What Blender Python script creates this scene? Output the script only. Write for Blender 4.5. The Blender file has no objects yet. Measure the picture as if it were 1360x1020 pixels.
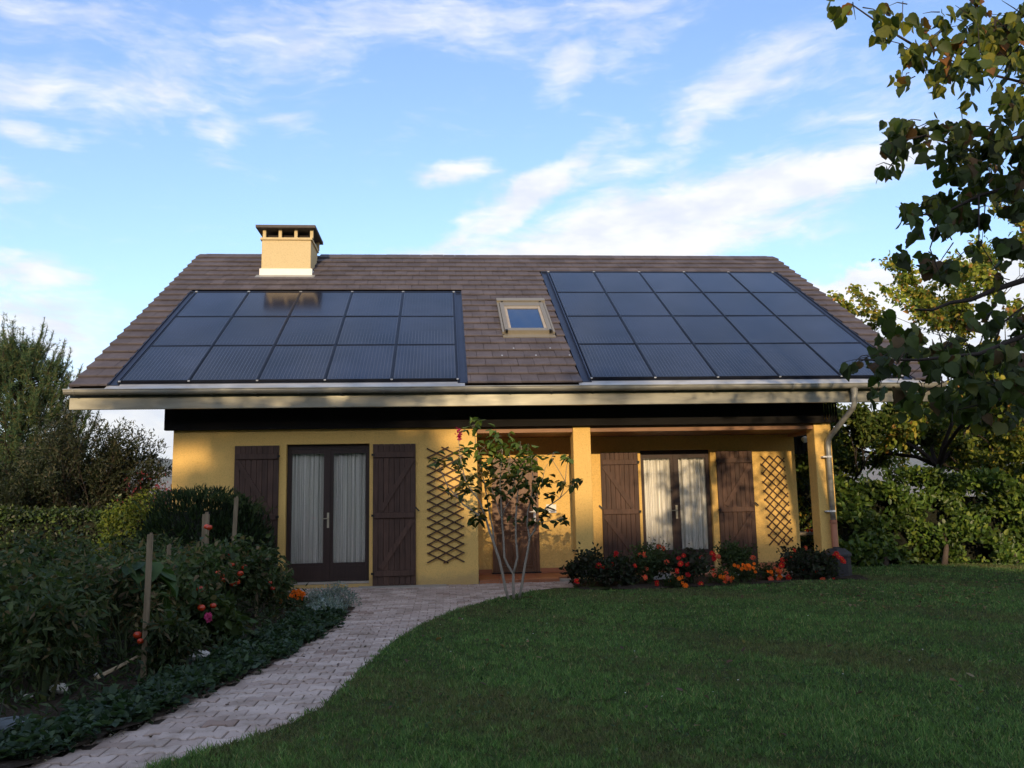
import bpy, math, random
import numpy as np
from mathutils import Vector, Matrix

# ---------------------------------------------------------------- camera, sky, sun
scene = bpy.context.scene
COL = scene.collection
cam_d = bpy.data.cameras.new('camera')
cam = bpy.data.objects.new('camera', cam_d)
COL.objects.link(cam)
cam_d.sensor_width = 36.0
cam_d.lens = 30.18
cam_d.clip_end = 20000
_r = Vector((0.99680466, -0.07758892, -0.01898499))
_u = Vector((0.00782408, -0.14169263, 0.98987978))
_f = Vector((0.07949374, 0.98686532, 0.14063281))
_m = Matrix((( _r.x, _u.x, -_f.x), (_r.y, _u.y, -_f.y), (_r.z, _u.z, -_f.z))).to_4x4()
_m.translation = Vector((0.0, -13.997, 1.186))
cam.matrix_world = _m
scene.camera = cam
scene.view_settings.view_transform = 'Standard'
scene.view_settings.look = 'None'
scene.view_settings.gamma = 1.0
scene.view_settings.exposure = 0.34
scene.view_settings.use_curve_mapping = False

SUN_EL = math.radians(13.6)
SUN_AZ = math.radians(6.0)            # sun stands behind the viewer, 6 deg to the left
sun_dir = Vector((-math.sin(SUN_AZ) * math.cos(SUN_EL), -math.cos(SUN_AZ) * math.cos(SUN_EL), math.sin(SUN_EL)))
sun_d = bpy.data.lights.new('sun', 'SUN')
sun_d.energy = 3.6
sun_d.angle = math.radians(0.6)
sun_d.color = (1.0, 0.74, 0.44)
sun = bpy.data.objects.new('sun', sun_d)
COL.objects.link(sun)
sun.rotation_euler = sun_dir.to_track_quat('Z', 'Y').to_euler()
sun.location = (-5, -40, 30)

world = bpy.data.worlds.new('World')
scene.world = world
world.use_nodes = True
SKY_STRENGTH = 0.15


class NT:
    """tiny helper to write node trees"""
    def __init__(s, tree):
        s.t = tree; s.n = tree.nodes; s.l = tree.links

    def node(s, kind, **kw):
        n = s.n.new(kind)
        for k, v in kw.items():
            setattr(n, k, v)
        return n

    def put(s, sock, v):
        if hasattr(v, 'is_linked') or isinstance(v, bpy.types.NodeSocket):
            s.l.new(v, sock)
        elif v is not None:
            try:
                sock.default_value = v
            except Exception:
                sock.default_value = (v[0], v[1], v[2], 1.0) if hasattr(v, '__len__') else v

    def math(s, op, a, b=None, c=None, clamp=False):
        n = s.node('ShaderNodeMath', operation=op); n.use_clamp = clamp
        s.put(n.inputs[0], a)
        if b is not None: s.put(n.inputs[1], b)
        if c is not None: s.put(n.inputs[2], c)
        return n.outputs[0]

    def rng(s, v, a, b, c=0.0, d=1.0, smooth=True):
        n = s.node('ShaderNodeMapRange')
        if smooth: n.interpolation_type = 'SMOOTHSTEP'
        s.put(n.inputs[0], v)
        for i, x in enumerate((a, b, c, d)): s.put(n.inputs[i + 1], x)
        return n.outputs[0]

    def mix(s, f, a, b, mode='MIX'):
        n = s.node('ShaderNodeMix', data_type='RGBA', blend_type=mode)
        s.put(n.inputs[0], f)
        for i, x in ((6, a), (7, b)):
            if isinstance(x, tuple): x = (x[0], x[1], x[2], 1.0)
            s.put(n.inputs[i], x)
        return n.outputs[2]

    def noise(s, vec, scale, detail=3.0, rough=0.5, dist=0.0, col=False):
        n = s.node('ShaderNodeTexNoise')
        if vec is not None: s.put(n.inputs['Vector'], vec)
        n.inputs['Scale'].default_value = scale
        n.inputs['Detail'].default_value = detail
        n.inputs['Roughness'].default_value = rough
        n.inputs['Distortion'].default_value = dist
        return n.outputs['Color' if col else 'Fac']

    def mapping(s, vec, loc=(0, 0, 0), rot=(0, 0, 0), sc=(1, 1, 1), kind='POINT'):
        n = s.node('ShaderNodeMapping', vector_type=kind)
        s.put(n.inputs['Vector'], vec)
        n.inputs['Location'].default_value = loc
        n.inputs['Rotation'].default_value = rot
        n.inputs['Scale'].default_value = sc
        return n.outputs[0]


def build_sky():
    t = NT(world.node_tree)
    for n in list(t.n): t.n.remove(n)
    out = t.node('ShaderNodeOutputWorld')
    bg = t.node('ShaderNodeBackground')
    bg.inputs['Strength'].default_value = SKY_STRENGTH
    t.l.new(bg.outputs[0], out.inputs[0])
    sky = t.node('ShaderNodeTexSky', sky_type='NISHITA')
    sky.sun_disc = False
    sky.sun_elevation = SUN_EL
    sky.sun_rotation = math.radians(180) + SUN_AZ
    sky.air_density = 1.0
    sky.dust_density = 0.6
    sky.ozone_density = 1.6
    tc = t.node('ShaderNodeTexCoord')
    sep = t.node('ShaderNodeSeparateXYZ')
    t.l.new(tc.outputs['Generated'], sep.inputs[0])
    x, y, z = sep.outputs
    az = t.math('ARCTAN2', x, y)
    el = t.math('ARCSINE', z)
    cmb = t.node('ShaderNodeCombineXYZ')
    t.l.new(az, cmb.inputs[0]); t.l.new(el, cmb.inputs[1])
    ae = cmb.outputs[0]
    # streaky noise field in azimuth / elevation
    warp = t.noise(ae, 5.0, 3.0, 0.55, 0.0, col=True)
    wv = t.node('ShaderNodeVectorMath', operation='MULTIPLY_ADD')
    t.l.new(warp, wv.inputs[0]); wv.inputs[1].default_value = (0.11, 0.05, 0); t.l.new(ae, wv.inputs[2])
    aw = wv.outputs[0]
    n1 = t.noise(t.mapping(aw, rot=(0, 0, -0.22), sc=(1.0, 3.2, 1.0)), 9.0, 8.0, 0.62, 0.4)
    n2 = t.noise(t.mapping(aw, rot=(0, 0, -0.3), sc=(1.0, 4.5, 1.0)), 26.0, 6.0, 0.6, 0.2)
    fld = t.math('ADD', t.math('MULTIPLY', n1, 0.72), t.math('MULTIPLY', n2, 0.28))
    blobs = [(-0.388,0.437,0.228,0.026,4,0.50),(-0.230,0.501,0.202,0.030,12,0.50),(-0.024,0.539,0.228,0.026,3,0.58),(0.221,0.548,0.175,0.023,0,0.45),
             (-0.261,0.411,0.042,0.018,5,0.60),(-0.168,0.433,0.053,0.012,-6,0.30),(-0.440,0.388,0.061,0.014,-25,0.45),(-0.468,0.336,0.044,0.014,0,0.40),
             (0.017,0.382,0.053,0.010,4,0.80),(0.162,0.491,0.053,0.021,30,0.65),(0.228,0.514,0.105,0.026,10,0.35),(0.386,0.466,0.114,0.024,20,0.62),
             (0.359,0.451,0.105,0.014,0,0.60),(0.287,0.427,0.053,0.014,25,0.60),(0.103,0.357,0.140,0.018,27,0.90),(0.213,0.389,0.114,0.019,10,0.45),
             (0.282,0.330,0.289,0.030,8,0.95),(0.436,0.350,0.158,0.023,4,0.90),(0.176,0.288,0.260,0.026,4,1.15),(0.289,0.290,0.096,0.016,0,0.90),
             (-0.456,0.245,0.079,0.019,0,0.60),(-0.426,0.202,0.096,0.023,8,0.70),(-0.445,0.178,0.123,0.018,0,0.60),(-0.343,0.109,0.132,0.053,0,0.95),
             (0.496,0.406,0.105,0.035,-8,0.40),(-0.443,0.494,0.175,0.035,0,0.30)]
    wv2 = t.node('ShaderNodeVectorMath', operation='MULTIPLY_ADD')
    wn = t.noise(ae, 9.0, 4.0, 0.6, 0.0, col=True)
    wc = t.node('ShaderNodeVectorMath', operation='SUBTRACT'); t.l.new(wn, wc.inputs[0]); wc.inputs[1].default_value = (0.5, 0.5, 0.5)
    t.l.new(wc.outputs[0], wv2.inputs[0]); wv2.inputs[1].default_value = (0.12, 0.05, 0); t.l.new(ae, wv2.inputs[2])
    acc = None
    for (a, e, sx, sy, rot, st) in blobs:
        mp = t.mapping(wv2.outputs[0], loc=(a, e, 0), rot=(0, 0, math.radians(rot)), sc=(sx * 1.5, sy * 2.1, 1), kind='TEXTURE')
        ln = t.node('ShaderNodeVectorMath', operation='LENGTH'); t.l.new(mp, ln.inputs[0])
        g = t.rng(ln.outputs['Value'], 1.0, 0.0, 0.0, st)
        acc = g if acc is None else t.math('MAXIMUM', acc, g)
    # the sky goes on with similar streaks outside the part in view
    away = t.rng(t.math('ABSOLUTE', az), 0.75, 1.1, 0.0, 1.0)
    high = t.rng(el, 0.62, 0.8, 0.0, 1.0)
    rest = t.math('MAXIMUM', t.math('MULTIPLY', away, 0.42), t.math('MULTIPLY', high, 0.22))
    cov = t.math('MAXIMUM', acc, rest)
    cov = t.math('ADD', cov, 0.05)
    thr = t.math('SUBTRACT', 0.735, t.math('MULTIPLY', cov, 0.56))
    cl = t.rng(t.math('SUBTRACT', fld, thr), -0.17, 0.24, 0.0, 1.0)
    # cumulus bank low in the east (right)
    nb = t.noise(t.mapping(ae, sc=(1, 1.5, 1)), 16.0, 7.0, 0.55, 0.2)
    top = t.math('ADD', 0.205, t.math('MULTIPLY', nb, 0.09))
    bank = t.rng(t.math('SUBTRACT', top, el), 0.0, 0.012, 0.0, 1.0)
    bank = t.math('MULTIPLY', bank, t.rng(az, 0.33, 0.46, 0.0, 1.0))
    low = t.math('MULTIPLY', t.rng(el, 0.16, 0.02, 0.0, 0.55), 1.0)
    cl = t.math('MAXIMUM', cl, t.math('MAXIMUM', bank, low))
    cl = t.math('MULTIPLY', cl, t.rng(el, 0.50, 0.36, 0.74, 0.93))
    # cloud tone: bright tops, soft grey undersides
    shn = t.noise(t.mapping(ae, loc=(0.3, 0.1, 0), sc=(1, 2.4, 1)), 12.0, 5.0, 0.55)
    tone = t.rng(shn, 0.3, 0.68, 0.0, 1.0)
    ccol = t.mix(tone, (4.6, 4.8, 5.3), (6.1, 6.0, 5.8))
    boost = t.mix(1.0, sky.outputs[0], (1.40, 1.46, 1.72), 'MULTIPLY')
    colr = t.mix(cl, boost, ccol)
    t.l.new(colr, bg.inputs['Color'])


build_sky()

# ---------------------------------------------------------------- helpers
rng = np.random.default_rng(7)
random.seed(7)


def gz(y):
    t = min(max(-y / 2.5, 0.0), 1.0)
    return -0.03 - 0.05 * t * t * (3 - 2 * t)


def tag(o, label=None, cat=None, group=None, kind=None):
    if label: o['label'] = label
    if cat: o['category'] = cat
    if group: o['group'] = group
    if kind: o['kind'] = kind
    return o


def thing(name, label, cat, loc=(0, 0, 0), group=None):
    o = bpy.data.objects.new(name, None)
    COL.objects.link(o)
    o.location = loc
    o.empty_display_size = 0.1
    return tag(o, label, cat, group)


def wloc(p):
    v = Vector((0, 0, 0))
    while p is not None:
        v += Vector(p.location); p = p.parent
    return v


def link_mesh(name, me, parent=None, loc=None, rot=None):
    o = bpy.data.objects.new(name, me)
    COL.objects.link(o)
    if parent is not None: o.parent = parent
    if loc is not None: o.location = loc
    if rot is not None: o.rotation_euler = rot
    return o


class MB:
    """collects geometry in world coordinates and links it as ONE object"""
    def __init__(s):
        s.v = []; s.f = []; s.m = []; s.mi = 0

    def add(s, vs, fs):
        b = len(s.v)
        s.v.extend([tuple(p) for p in vs])
        for f in fs:
            s.f.append(tuple(b + i for i in f)); s.m.append(s.mi)
        return s

    def box(s, x0, x1, y0, y1, z0, z1, bev=0.0):
        if bev <= 0:
            vs = [(x0, y0, z0), (x1, y0, z0), (x1, y1, z0), (x0, y1, z0), (x0, y0, z1), (x1, y0, z1), (x1, y1, z1), (x0, y1, z1)]
            fs = [(0, 3, 2, 1), (4, 5, 6, 7), (0, 1, 5, 4), (1, 2, 6, 5), (2, 3, 7, 6), (3, 0, 4, 7)]
            return s.add(vs, fs)
        b = bev   # bevel of the vertical outline in the x-z plane (front face) : octagon prism
        pts = [(x0 + b, z0), (x1 - b, z0), (x1, z0 + b), (x1, z1 - b), (x1 - b, z1), (x0 + b, z1), (x0, z1 - b), (x0, z0 + b)]
        inn = [(x0 + b, z0 + b), (x1 - b, z0 + b), (x1 - b, z0 + b), (x1 - b, z1 - b), (x1 - b, z1 - b), (x0 + b, z1 - b), (x0 + b, z1 - b), (x0 + b, z0 + b)]
        n = 8
        vs = [(p[0], y0, p[1]) for p in [(x0 + b, z0 + b), (x1 - b, z0 + b), (x1 - b, z1 - b), (x0 + b, z1 - b)]]
        vs += [(p[0], y0 + b, p[1]) for p in [(x0, z0), (x1, z0), (x1, z1), (x0, z1)]]
        vs += [(p[0], y1, p[1]) for p in [(x0, z0), (x1, z0), (x1, z1), (x0, z1)]]
        fs = [(0, 1, 2, 3)]
        for i in range(4):
            j = (i + 1) % 4
            fs.append((4 + i, 4 + j, j, i)); fs.append((8 + i, 8 + j, 4 + j, 4 + i))
        fs.append((11, 10, 9, 8))
        return s.add(vs, fs)

    def obox(s, c, ax, ay, az, hx, hy, hz):
        c = Vector(c); ax = Vector(ax); ay = Vector(ay); az = Vector(az)
        vs = []
        for k in (-1, 1):
            for (i, j) in ((-1, -1), (1, -1), (1, 1), (-1, 1)):
                vs.append(c + ax * hx * i + ay * hy * j + az * hz * k)
        fs = [(0, 3, 2, 1), (4, 5, 6, 7), (0, 1, 5, 4), (1, 2, 6, 5), (2, 3, 7, 6), (3, 0, 4, 7)]
        return s.add(vs, fs)

    def bar(s, a, b, w, d, up=(0, -1, 0)):
        """rectangular bar from a to b, width w across, depth d along 'up'"""
        a = Vector(a); b = Vector(b); ax = (b - a); L = ax.length; ax.normalize()
        up = Vector(up); side = ax.cross(up).normalized(); up = side.cross(ax).normalized()
        return s.obox((a + b) / 2, ax, side, up, L / 2, w / 2, d / 2)

    def tube(s, pts, rad, n=8, caps=True):
        pts = [Vector(p) for p in pts]
        if not hasattr(rad, '__len__'): rad = [rad] * len(pts)
        base = len(s.v); prev = None
        vs = []
        for i, p in enumerate(pts):
            t = (pts[min(i + 1, len(pts) - 1)] - pts[max(i - 1, 0)])
            if t.length < 1e-9: t = Vector((0, 0, 1))
            t.normalize()
            if prev is None:
                a = t.orthogonal().normalized()
            else:
                a = (prev - t * prev.dot(t))
                a = a.normalized() if a.length > 1e-6 else t.orthogonal().normalized()
            prev = a; b = t.cross(a)
            for k in range(n):
                an = 2 * math.pi * k / n
                vs.append(p + (a * math.cos(an) + b * math.sin(an)) * rad[i])
        fs = []
        for i in range(len(pts) - 1):
            for k in range(n):
                k2 = (k + 1) % n
                fs.append((i * n + k, i * n + k2, (i + 1) * n + k2, (i + 1) * n + k))
        if caps:
            fs.append(tuple(reversed(range(n))))
            fs.append(tuple((len(pts) - 1) * n + k for k in range(n)))
        return s.add(vs, fs)

    def prism(s, poly, y0, y1):
        """poly of (x, z), extruded along y"""
        n = len(poly)
        vs = [(p[0], y0, p[1]) for p in poly] + [(p[0], y1, p[1]) for p in poly]
        fs = [tuple(range(n)), tuple(reversed(range(n, 2 * n)))]
        for i in range(n):
            j = (i + 1) % n
            fs.append((i, i + n, j + n, j))
        return s.add(vs, fs)

    def mesh(s, name, mats, smooth=False, off=(0, 0, 0)):
        me = bpy.data.meshes.new(name)
        ox, oy, oz = off
        me.from_pydata([(p[0] - ox, p[1] - oy, p[2] - oz) for p in s.v], [], s.f)
        if not isinstance(mats, (list, tuple)): mats = [mats]
        for m in mats: me.materials.append(m)
        me.polygons.foreach_set('material_index', s.m)
        if smooth:
            me.polygons.foreach_set('use_smooth', [True] * len(s.f))
        me.update()
        return me

    def build(s, name, mats, parent=None, smooth=False, origin=None):
        base = wloc(parent) if parent is not None else Vector((0, 0, 0))
        if origin is None:
            off = base
            o = link_mesh(name, s.mesh(name, mats, smooth, off), parent)
        else:
            o = link_mesh(name, s.mesh(name, mats, smooth, origin), parent, Vector(origin) - base)
        return o


# ---------------------------------------------------------------- materials
def new_mat(name):
    m = bpy.data.materials.new(name)
    m.use_nodes = True
    t = NT(m.node_tree)
    p = t.n['Principled BSDF']
    return m, t, p


def coords(t, obj=True):
    tc = t.node('ShaderNodeTexCoord')
    return tc.outputs['Object' if obj else 'Generated']


def wpos(t):
    return t.node('ShaderNodeNewGeometry').outputs['Position']


def bump(t, p, h, strength, dist):
    b = t.node('ShaderNodeBump')
    b.inputs['Strength'].default_value = strength
    b.inputs['Distance'].default_value = dist
    t.l.new(h, b.inputs['Height'])
    t.l.new(b.outputs[0], p.inputs['Normal'])
    return b


def simple(name, col, rough=0.6, metal=0.0, var=0.12, scale=8.0, bmp=0.0, bscale=60.0, bdist=0.003, rnd=0.0, spec=0.4):
    m, t, p = new_mat(name)
    v = wpos(t)
    n = t.noise(v, scale, 4.0, 0.6)
    c = t.mix(n, tuple(k * (1 - var) for k in col), tuple(min(1, k * (1 + var)) for k in col))
    if rnd > 0:
        oi = t.node('ShaderNodeObjectInfo')
        f = t.rng(oi.outputs['Random'], 0, 1, 1 - rnd, 1 + rnd, False)
        vm = t.node('ShaderNodeVectorMath', operation='SCALE')
        t.l.new(c, vm.inputs[0]); t.l.new(f, vm.inputs['Scale']); c = vm.outputs[0]
    t.l.new(c, p.inputs['Base Color'])
    p.inputs['Roughness'].default_value = rough
    p.inputs['Metallic'].default_value = metal
    p.inputs['Specular IOR Level'].default_value = spec
    if bmp > 0:
        bump(t, p, t.noise(v, bscale, 4.0, 0.6), bmp, bdist)
    return m


def wood_mat(name, c0, c1, axis='z', rough=0.6, rnd=0.18):
    m, t, p = new_mat(name)
    v = wpos(t)
    sc = {'z': (60, 60, 3.0), 'x': (3.0, 60, 60), 'y': (60, 3.0, 60)}[axis]
    g = t.noise(t.mapping(v, sc=sc), 1.0, 6.0, 0.65, 0.3)
    big = t.noise(v, 3.0, 4.0, 0.6)
    f = t.math('ADD', t.math('MULTIPLY', g, 0.75), t.math('MULTIPLY', big, 0.35))
    c = t.mix(t.rng(f, 0.3, 0.8), c0, c1)
    oi = t.node('ShaderNodeObjectInfo')
    k = t.rng(oi.outputs['Random'], 0, 1, 1 - rnd, 1 + rnd, False)
    vm = t.node('ShaderNodeVectorMath', operation='SCALE')
    t.l.new(c, vm.inputs[0]); t.l.new(k, vm.inputs['Scale'])
    t.l.new(vm.outputs[0], p.inputs['Base Color'])
    p.inputs['Roughness'].default_value = rough
    p.inputs['Specular IOR Level'].default_value = 0.35
    bump(t, p, g, 0.35, 0.002)
    return m


def leaf_mat(name, trans=0.35, rough=0.45, spec=0.4, gain=1.0):
    """leaf colour comes from a per-leaf colour attribute; light passes through the blade"""
    m, t, p = new_mat(name)
    a = t.node('ShaderNodeAttribute'); a.attribute_name = 'tint'
    oi = t.node('ShaderNodeObjectInfo')
    k = t.rng(oi.outputs['Random'], 0, 1, 0.8 * gain, 1.2 * gain, False)
    vm = t.node('ShaderNodeVectorMath', operation='SCALE')
    t.l.new(a.outputs['Color'], vm.inputs[0]); t.l.new(k, vm.inputs['Scale'])
    n = t.noise(wpos(t), 45.0, 3.0, 0.6)
    c = t.mix(1.0, vm.outputs[0], t.mix(n, (0.72, 0.72, 0.72), (1.25, 1.25, 1.25)), 'MULTIPLY')
    t.l.new(c, p.inputs['Base Color'])
    p.inputs['Roughness'].default_value = rough
    p.inputs['Specular IOR Level'].default_value = spec
    tr = t.node('ShaderNodeBsdfTranslucent')
    t.l.new(t.mix(1.0, c, (1.25, 1.3, 0.6), 'MULTIPLY'), tr.inputs['Color'])
    mx = t.node('ShaderNodeMixShader'); mx.inputs[0].default_value = trans
    t.l.new(p.outputs[0], mx.inputs[1]); t.l.new(tr.outputs[0], mx.inputs[2])
    t.l.new(mx.outputs[0], t.n['Material Output'].inputs['Surface'])
    return m


def stucco_mat(name, col, dirt=True):
    m, t, p = new_mat(name)
    v = wpos(t)
    n = t.noise(v, 1.3, 4.0, 0.6)
    c = t.mix(n, tuple(k * 0.92 for k in col), tuple(min(1, k * 1.06) for k in col))
    g = t.noise(v, 70.0, 3.0, 0.7)
    g2 = t.noise(v, 34.0, 3.0, 0.7)
    c = t.mix(t.rng(g, 0.35, 0.7, 0.0, 0.35), c, tuple(k * 0.60 for k in col))
    c = t.mix(t.rng(g2, 0.50, 0.72, 0.0, 0.42), c, tuple(k * 0.55 for k in col))
    st = t.noise(t.mapping(v, sc=(5, 5, 0.5)), 1.0, 5.0, 0.6)
    c = t.mix(t.rng(st, 0.55, 0.75, 0.0, 0.20), c, tuple(k * 0.6 for k in col))
    if dirt:   # rain splash stains close to the ground, ragged
        sp = t.node('ShaderNodeSeparateXYZ'); t.l.new(v, sp.inputs[0])
        h = t.math('ADD', sp.outputs[2], t.math('MULTIPLY', t.noise(v, 4.0, 5.0, 0.7), -0.35))
        c = t.mix(t.rng(h, 0.05, -0.16, 0.0, 0.5), c, (0.26, 0.20, 0.12))
    t.l.new(c, p.inputs['Base Color'])
    p.inputs['Roughness'].default_value = 0.92
    p.inputs['Specular IOR Level'].default_value = 0.15
    vo = t.node('ShaderNodeTexVoronoi'); t.l.new(v, vo.inputs['Vector']); vo.inputs['Scale'].default_value = 75.0
    h = t.math('ADD', t.math('MULTIPLY', vo.outputs['Distance'], 0.5), t.math('ADD', g, g2))
    bump(t, p, h, 0.9, 0.006)
    return m


def tile_mat(island=False):
    m, t, p = new_mat('concrete_roof_tile')
    v = wpos(t)
    n = t.noise(v, 2.2, 4.0, 0.65)
    c = t.mix(t.rng(n, 0.3, 0.7), (0.072, 0.061, 0.067), (0.104, 0.090, 0.098))
    oi = t.node('ShaderNodeObjectInfo')
    src = t.node('ShaderNodeNewGeometry').outputs['Random Per Island'] if island else oi.outputs['Random']
    k = t.rng(src, 0, 1, 0.87, 1.13, False)
    vm = t.node('ShaderNodeVectorMath', operation='SCALE')
    t.l.new(c, vm.inputs[0]); t.l.new(k, vm.inputs['Scale'])
    sp = t.noise(v, 38.0, 4.0, 0.7)
    c = t.mix(t.rng(sp, 0.60, 0.75, 0.0, 0.55), vm.outputs[0], (0.22, 0.21, 0.19))
    t.l.new(c, p.inputs['Base Color'])
    p.inputs['Roughness'].default_value = 0.75
    p.inputs['Specular IOR Level'].default_value = 0.3
    bump(t, p, t.noise(v, 90.0, 3.0, 0.6), 0.3, 0.002)
    return m


def panel_mat():
    m, t, p = new_mat('photovoltaic_glass')
    v = coords(t)
    sp = t.node('ShaderNodeSeparateXYZ'); t.l.new(v, sp.inputs[0])
    fx = t.math('FRACT', t.math('MULTIPLY', sp.outputs[0], 18.0))
    line = t.rng(t.math('ABSOLUTE', t.math('SUBTRACT', fx, 0.5)), 0.10, 0.02, 0.0, 1.0)
    fy = t.math('FRACT', t.math('MULTIPLY', sp.outputs[1], 6.4))
    ly = t.rng(t.math('ABSOLUTE', t.math('SUBTRACT', fy, 0.5)), 0.04, 0.01, 0.0, 0.35)
    n = t.noise(wpos(t), 0.9, 4.0, 0.6)
    base = t.mix(t.rng(n, 0.35, 0.65), (0.007, 0.011, 0.023), (0.015, 0.022, 0.045))
    oi = t.node('ShaderNodeObjectInfo')
    k = t.rng(oi.outputs['Random'], 0, 1, 0.75, 1.3, False)
    vm = t.node('ShaderNodeVectorMath', operation='SCALE')
    t.l.new(base, vm.inputs[0]); t.l.new(k, vm.inputs['Scale'])
    c = t.mix(t.math('MAXIMUM', line, ly), vm.outputs[0], (0.056, 0.064, 0.086))
    t.l.new(c, p.inputs['Base Color'])
    p.inputs['Roughness'].default_value = 0.13
    p.inputs['IOR'].default_value = 1.5
    p.inputs['Specular IOR Level'].default_value = 0.50
    # slightly uneven toughened glass
    bump(t, p, t.noise(wpos(t), 2.5, 3.0, 0.5), 0.05, 0.01)
    return m


def glass_mat(name, tint=(0.97, 0.97, 0.96), rough=0.02):
    m, t, p = new_mat(name)
    fr = t.node('ShaderNodeFresnel'); fr.inputs['IOR'].default_value = 1.52
    gl = t.node('ShaderNodeBsdfGlossy'); gl.inputs['Roughness'].default_value = rough
    gl.inputs['Color'].default_value = (0.95, 0.95, 0.95, 1)
    tr = t.node('ShaderNodeBsdfTransparent'); tr.inputs['Color'].default_value = (*tint, 1)
    mx = t.node('ShaderNodeMixShader')
    t.l.new(t.math('MULTIPLY', fr.outputs[0], 1.6, clamp=True), mx.inputs[0])
    t.l.new(tr.outputs[0], mx.inputs[1]); t.l.new(gl.outputs[0], mx.inputs[2])
    t.l.new(mx.outputs[0], t.n['Material Output'].inputs['Surface'])
    return m


def curtain_mat():
    m, t, p = new_mat('sheer_striped_curtain')
    v = coords(t)
    sp = t.node('ShaderNodeSeparateXYZ'); t.l.new(v, sp.inputs[0])
    s1 = t.noise(t.mapping(v, sc=(34, 0.01, 0.05)), 1.0, 3.0, 0.7)
    c = t.mix(t.rng(s1, 0.38, 0.60), (0.58, 0.56, 0.53), (0.98, 0.97, 0.94))
    t.l.new(c, p.inputs['Base Color'])
    p.inputs['Roughness'].default_value = 0.95
    p.inputs['Specular IOR Level'].default_value = 0.1
    bump(t, p, t.noise(t.mapping(v, sc=(1, 1, 1)), 400.0, 2.0, 0.5), 0.2, 0.001)
    return m


def metal_sheet(name, col, rough=0.32, metal=0.55, dark=0.2):
    m, t, p = new_mat(name)
    v = wpos(t)
    n = t.noise(t.mapping(v, sc=(1.2, 1, 6)), 1.6, 5.0, 0.6, 0.5)
    c = t.mix(t.rng(n, 0.35, 0.68), tuple(k * (1 - dark) for k in col), col)
    t.l.new(c, p.inputs['Base Color'])
    p.inputs['Metallic'].default_value = metal
    t.l.new(t.rng(n, 0.3, 0.7, rough * 0.8, rough * 1.35), p.inputs['Roughness'])
    bump(t, p, t.noise(t.mapping(v, sc=(0.9, 1, 3)), 1.4, 2.0, 0.5), 0.16, 0.03)
    return m


def paver_mat(island=False):
    m, t, p = new_mat('concrete_paver')
    v = wpos(t)
    oi = t.node('ShaderNodeObjectInfo')
    r = t.node('ShaderNodeNewGeometry').outputs['Random Per Island'] if island else oi.outputs['Random']
    c = t.mix(t.rng(r, 0.0, 0.86, 0.0, 1.0, False), (0.42, 0.325, 0.275), (0.57, 0.465, 0.405))
    c = t.mix(t.rng(r, 0.92, 0.97, 0.0, 0.75, False), c, (0.24, 0.15, 0.11))
    n = t.noise(v, 3.0, 5.0, 0.65)
    c = t.mix(t.rng(n, 0.42, 0.70, 0.0, 0.62), c, (0.22, 0.165, 0.125))
    ms = t.noise(v, 7.0, 6.0, 0.75)
    c = t.mix(t.rng(ms, 0.60, 0.72, 0.0, 0.55), c, (0.10, 0.115, 0.05))
    g = t.noise(v, 120.0, 3.0, 0.7)
    c = t.mix(t.rng(g, 0.3, 0.7, 0.0, 0.25), c, (0.16, 0.13, 0.12))
    t.l.new(c, p.inputs['Base Color'])
    p.inputs['Roughness'].default_value = 0.9
    p.inputs['Specular IOR Level'].default_value = 0.2
    bump(t, p, g, 0.5, 0.002)
    return m


def soil_like(name, cols, scale=2.5, bs=40.0, bd=0.02):
    m, t, p = new_mat(name)
    v = wpos(t)
    n = t.noise(v, scale, 6.0, 0.65)
    c = t.mix(t.rng(n, 0.35, 0.65), cols[0], cols[1])
    n2 = t.noise(v, scale * 14, 4.0, 0.7)
    c = t.mix(t.rng(n2, 0.52, 0.70, 0.0, 0.7), c, cols[2])
    t.l.new(c, p.inputs['Base Color'])
    p.inputs['Roughness'].default_value = 1.0
    p.inputs['Specular IOR Level'].default_value = 0.1
    bump(t, p, t.noise(v, bs, 4.0, 0.7), 0.6, bd)
    return m


def attr_mat(name, rough=0.6):
    m, t, p = new_mat(name)
    a = t.node('ShaderNodeAttribute'); a.attribute_name = 'tint'
    t.l.new(a.outputs['Color'], p.inputs['Base Color'])
    p.inputs['Roughness'].default_value = rough
    p.inputs['Specular IOR Level'].default_value = 0.25
    return m


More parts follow.
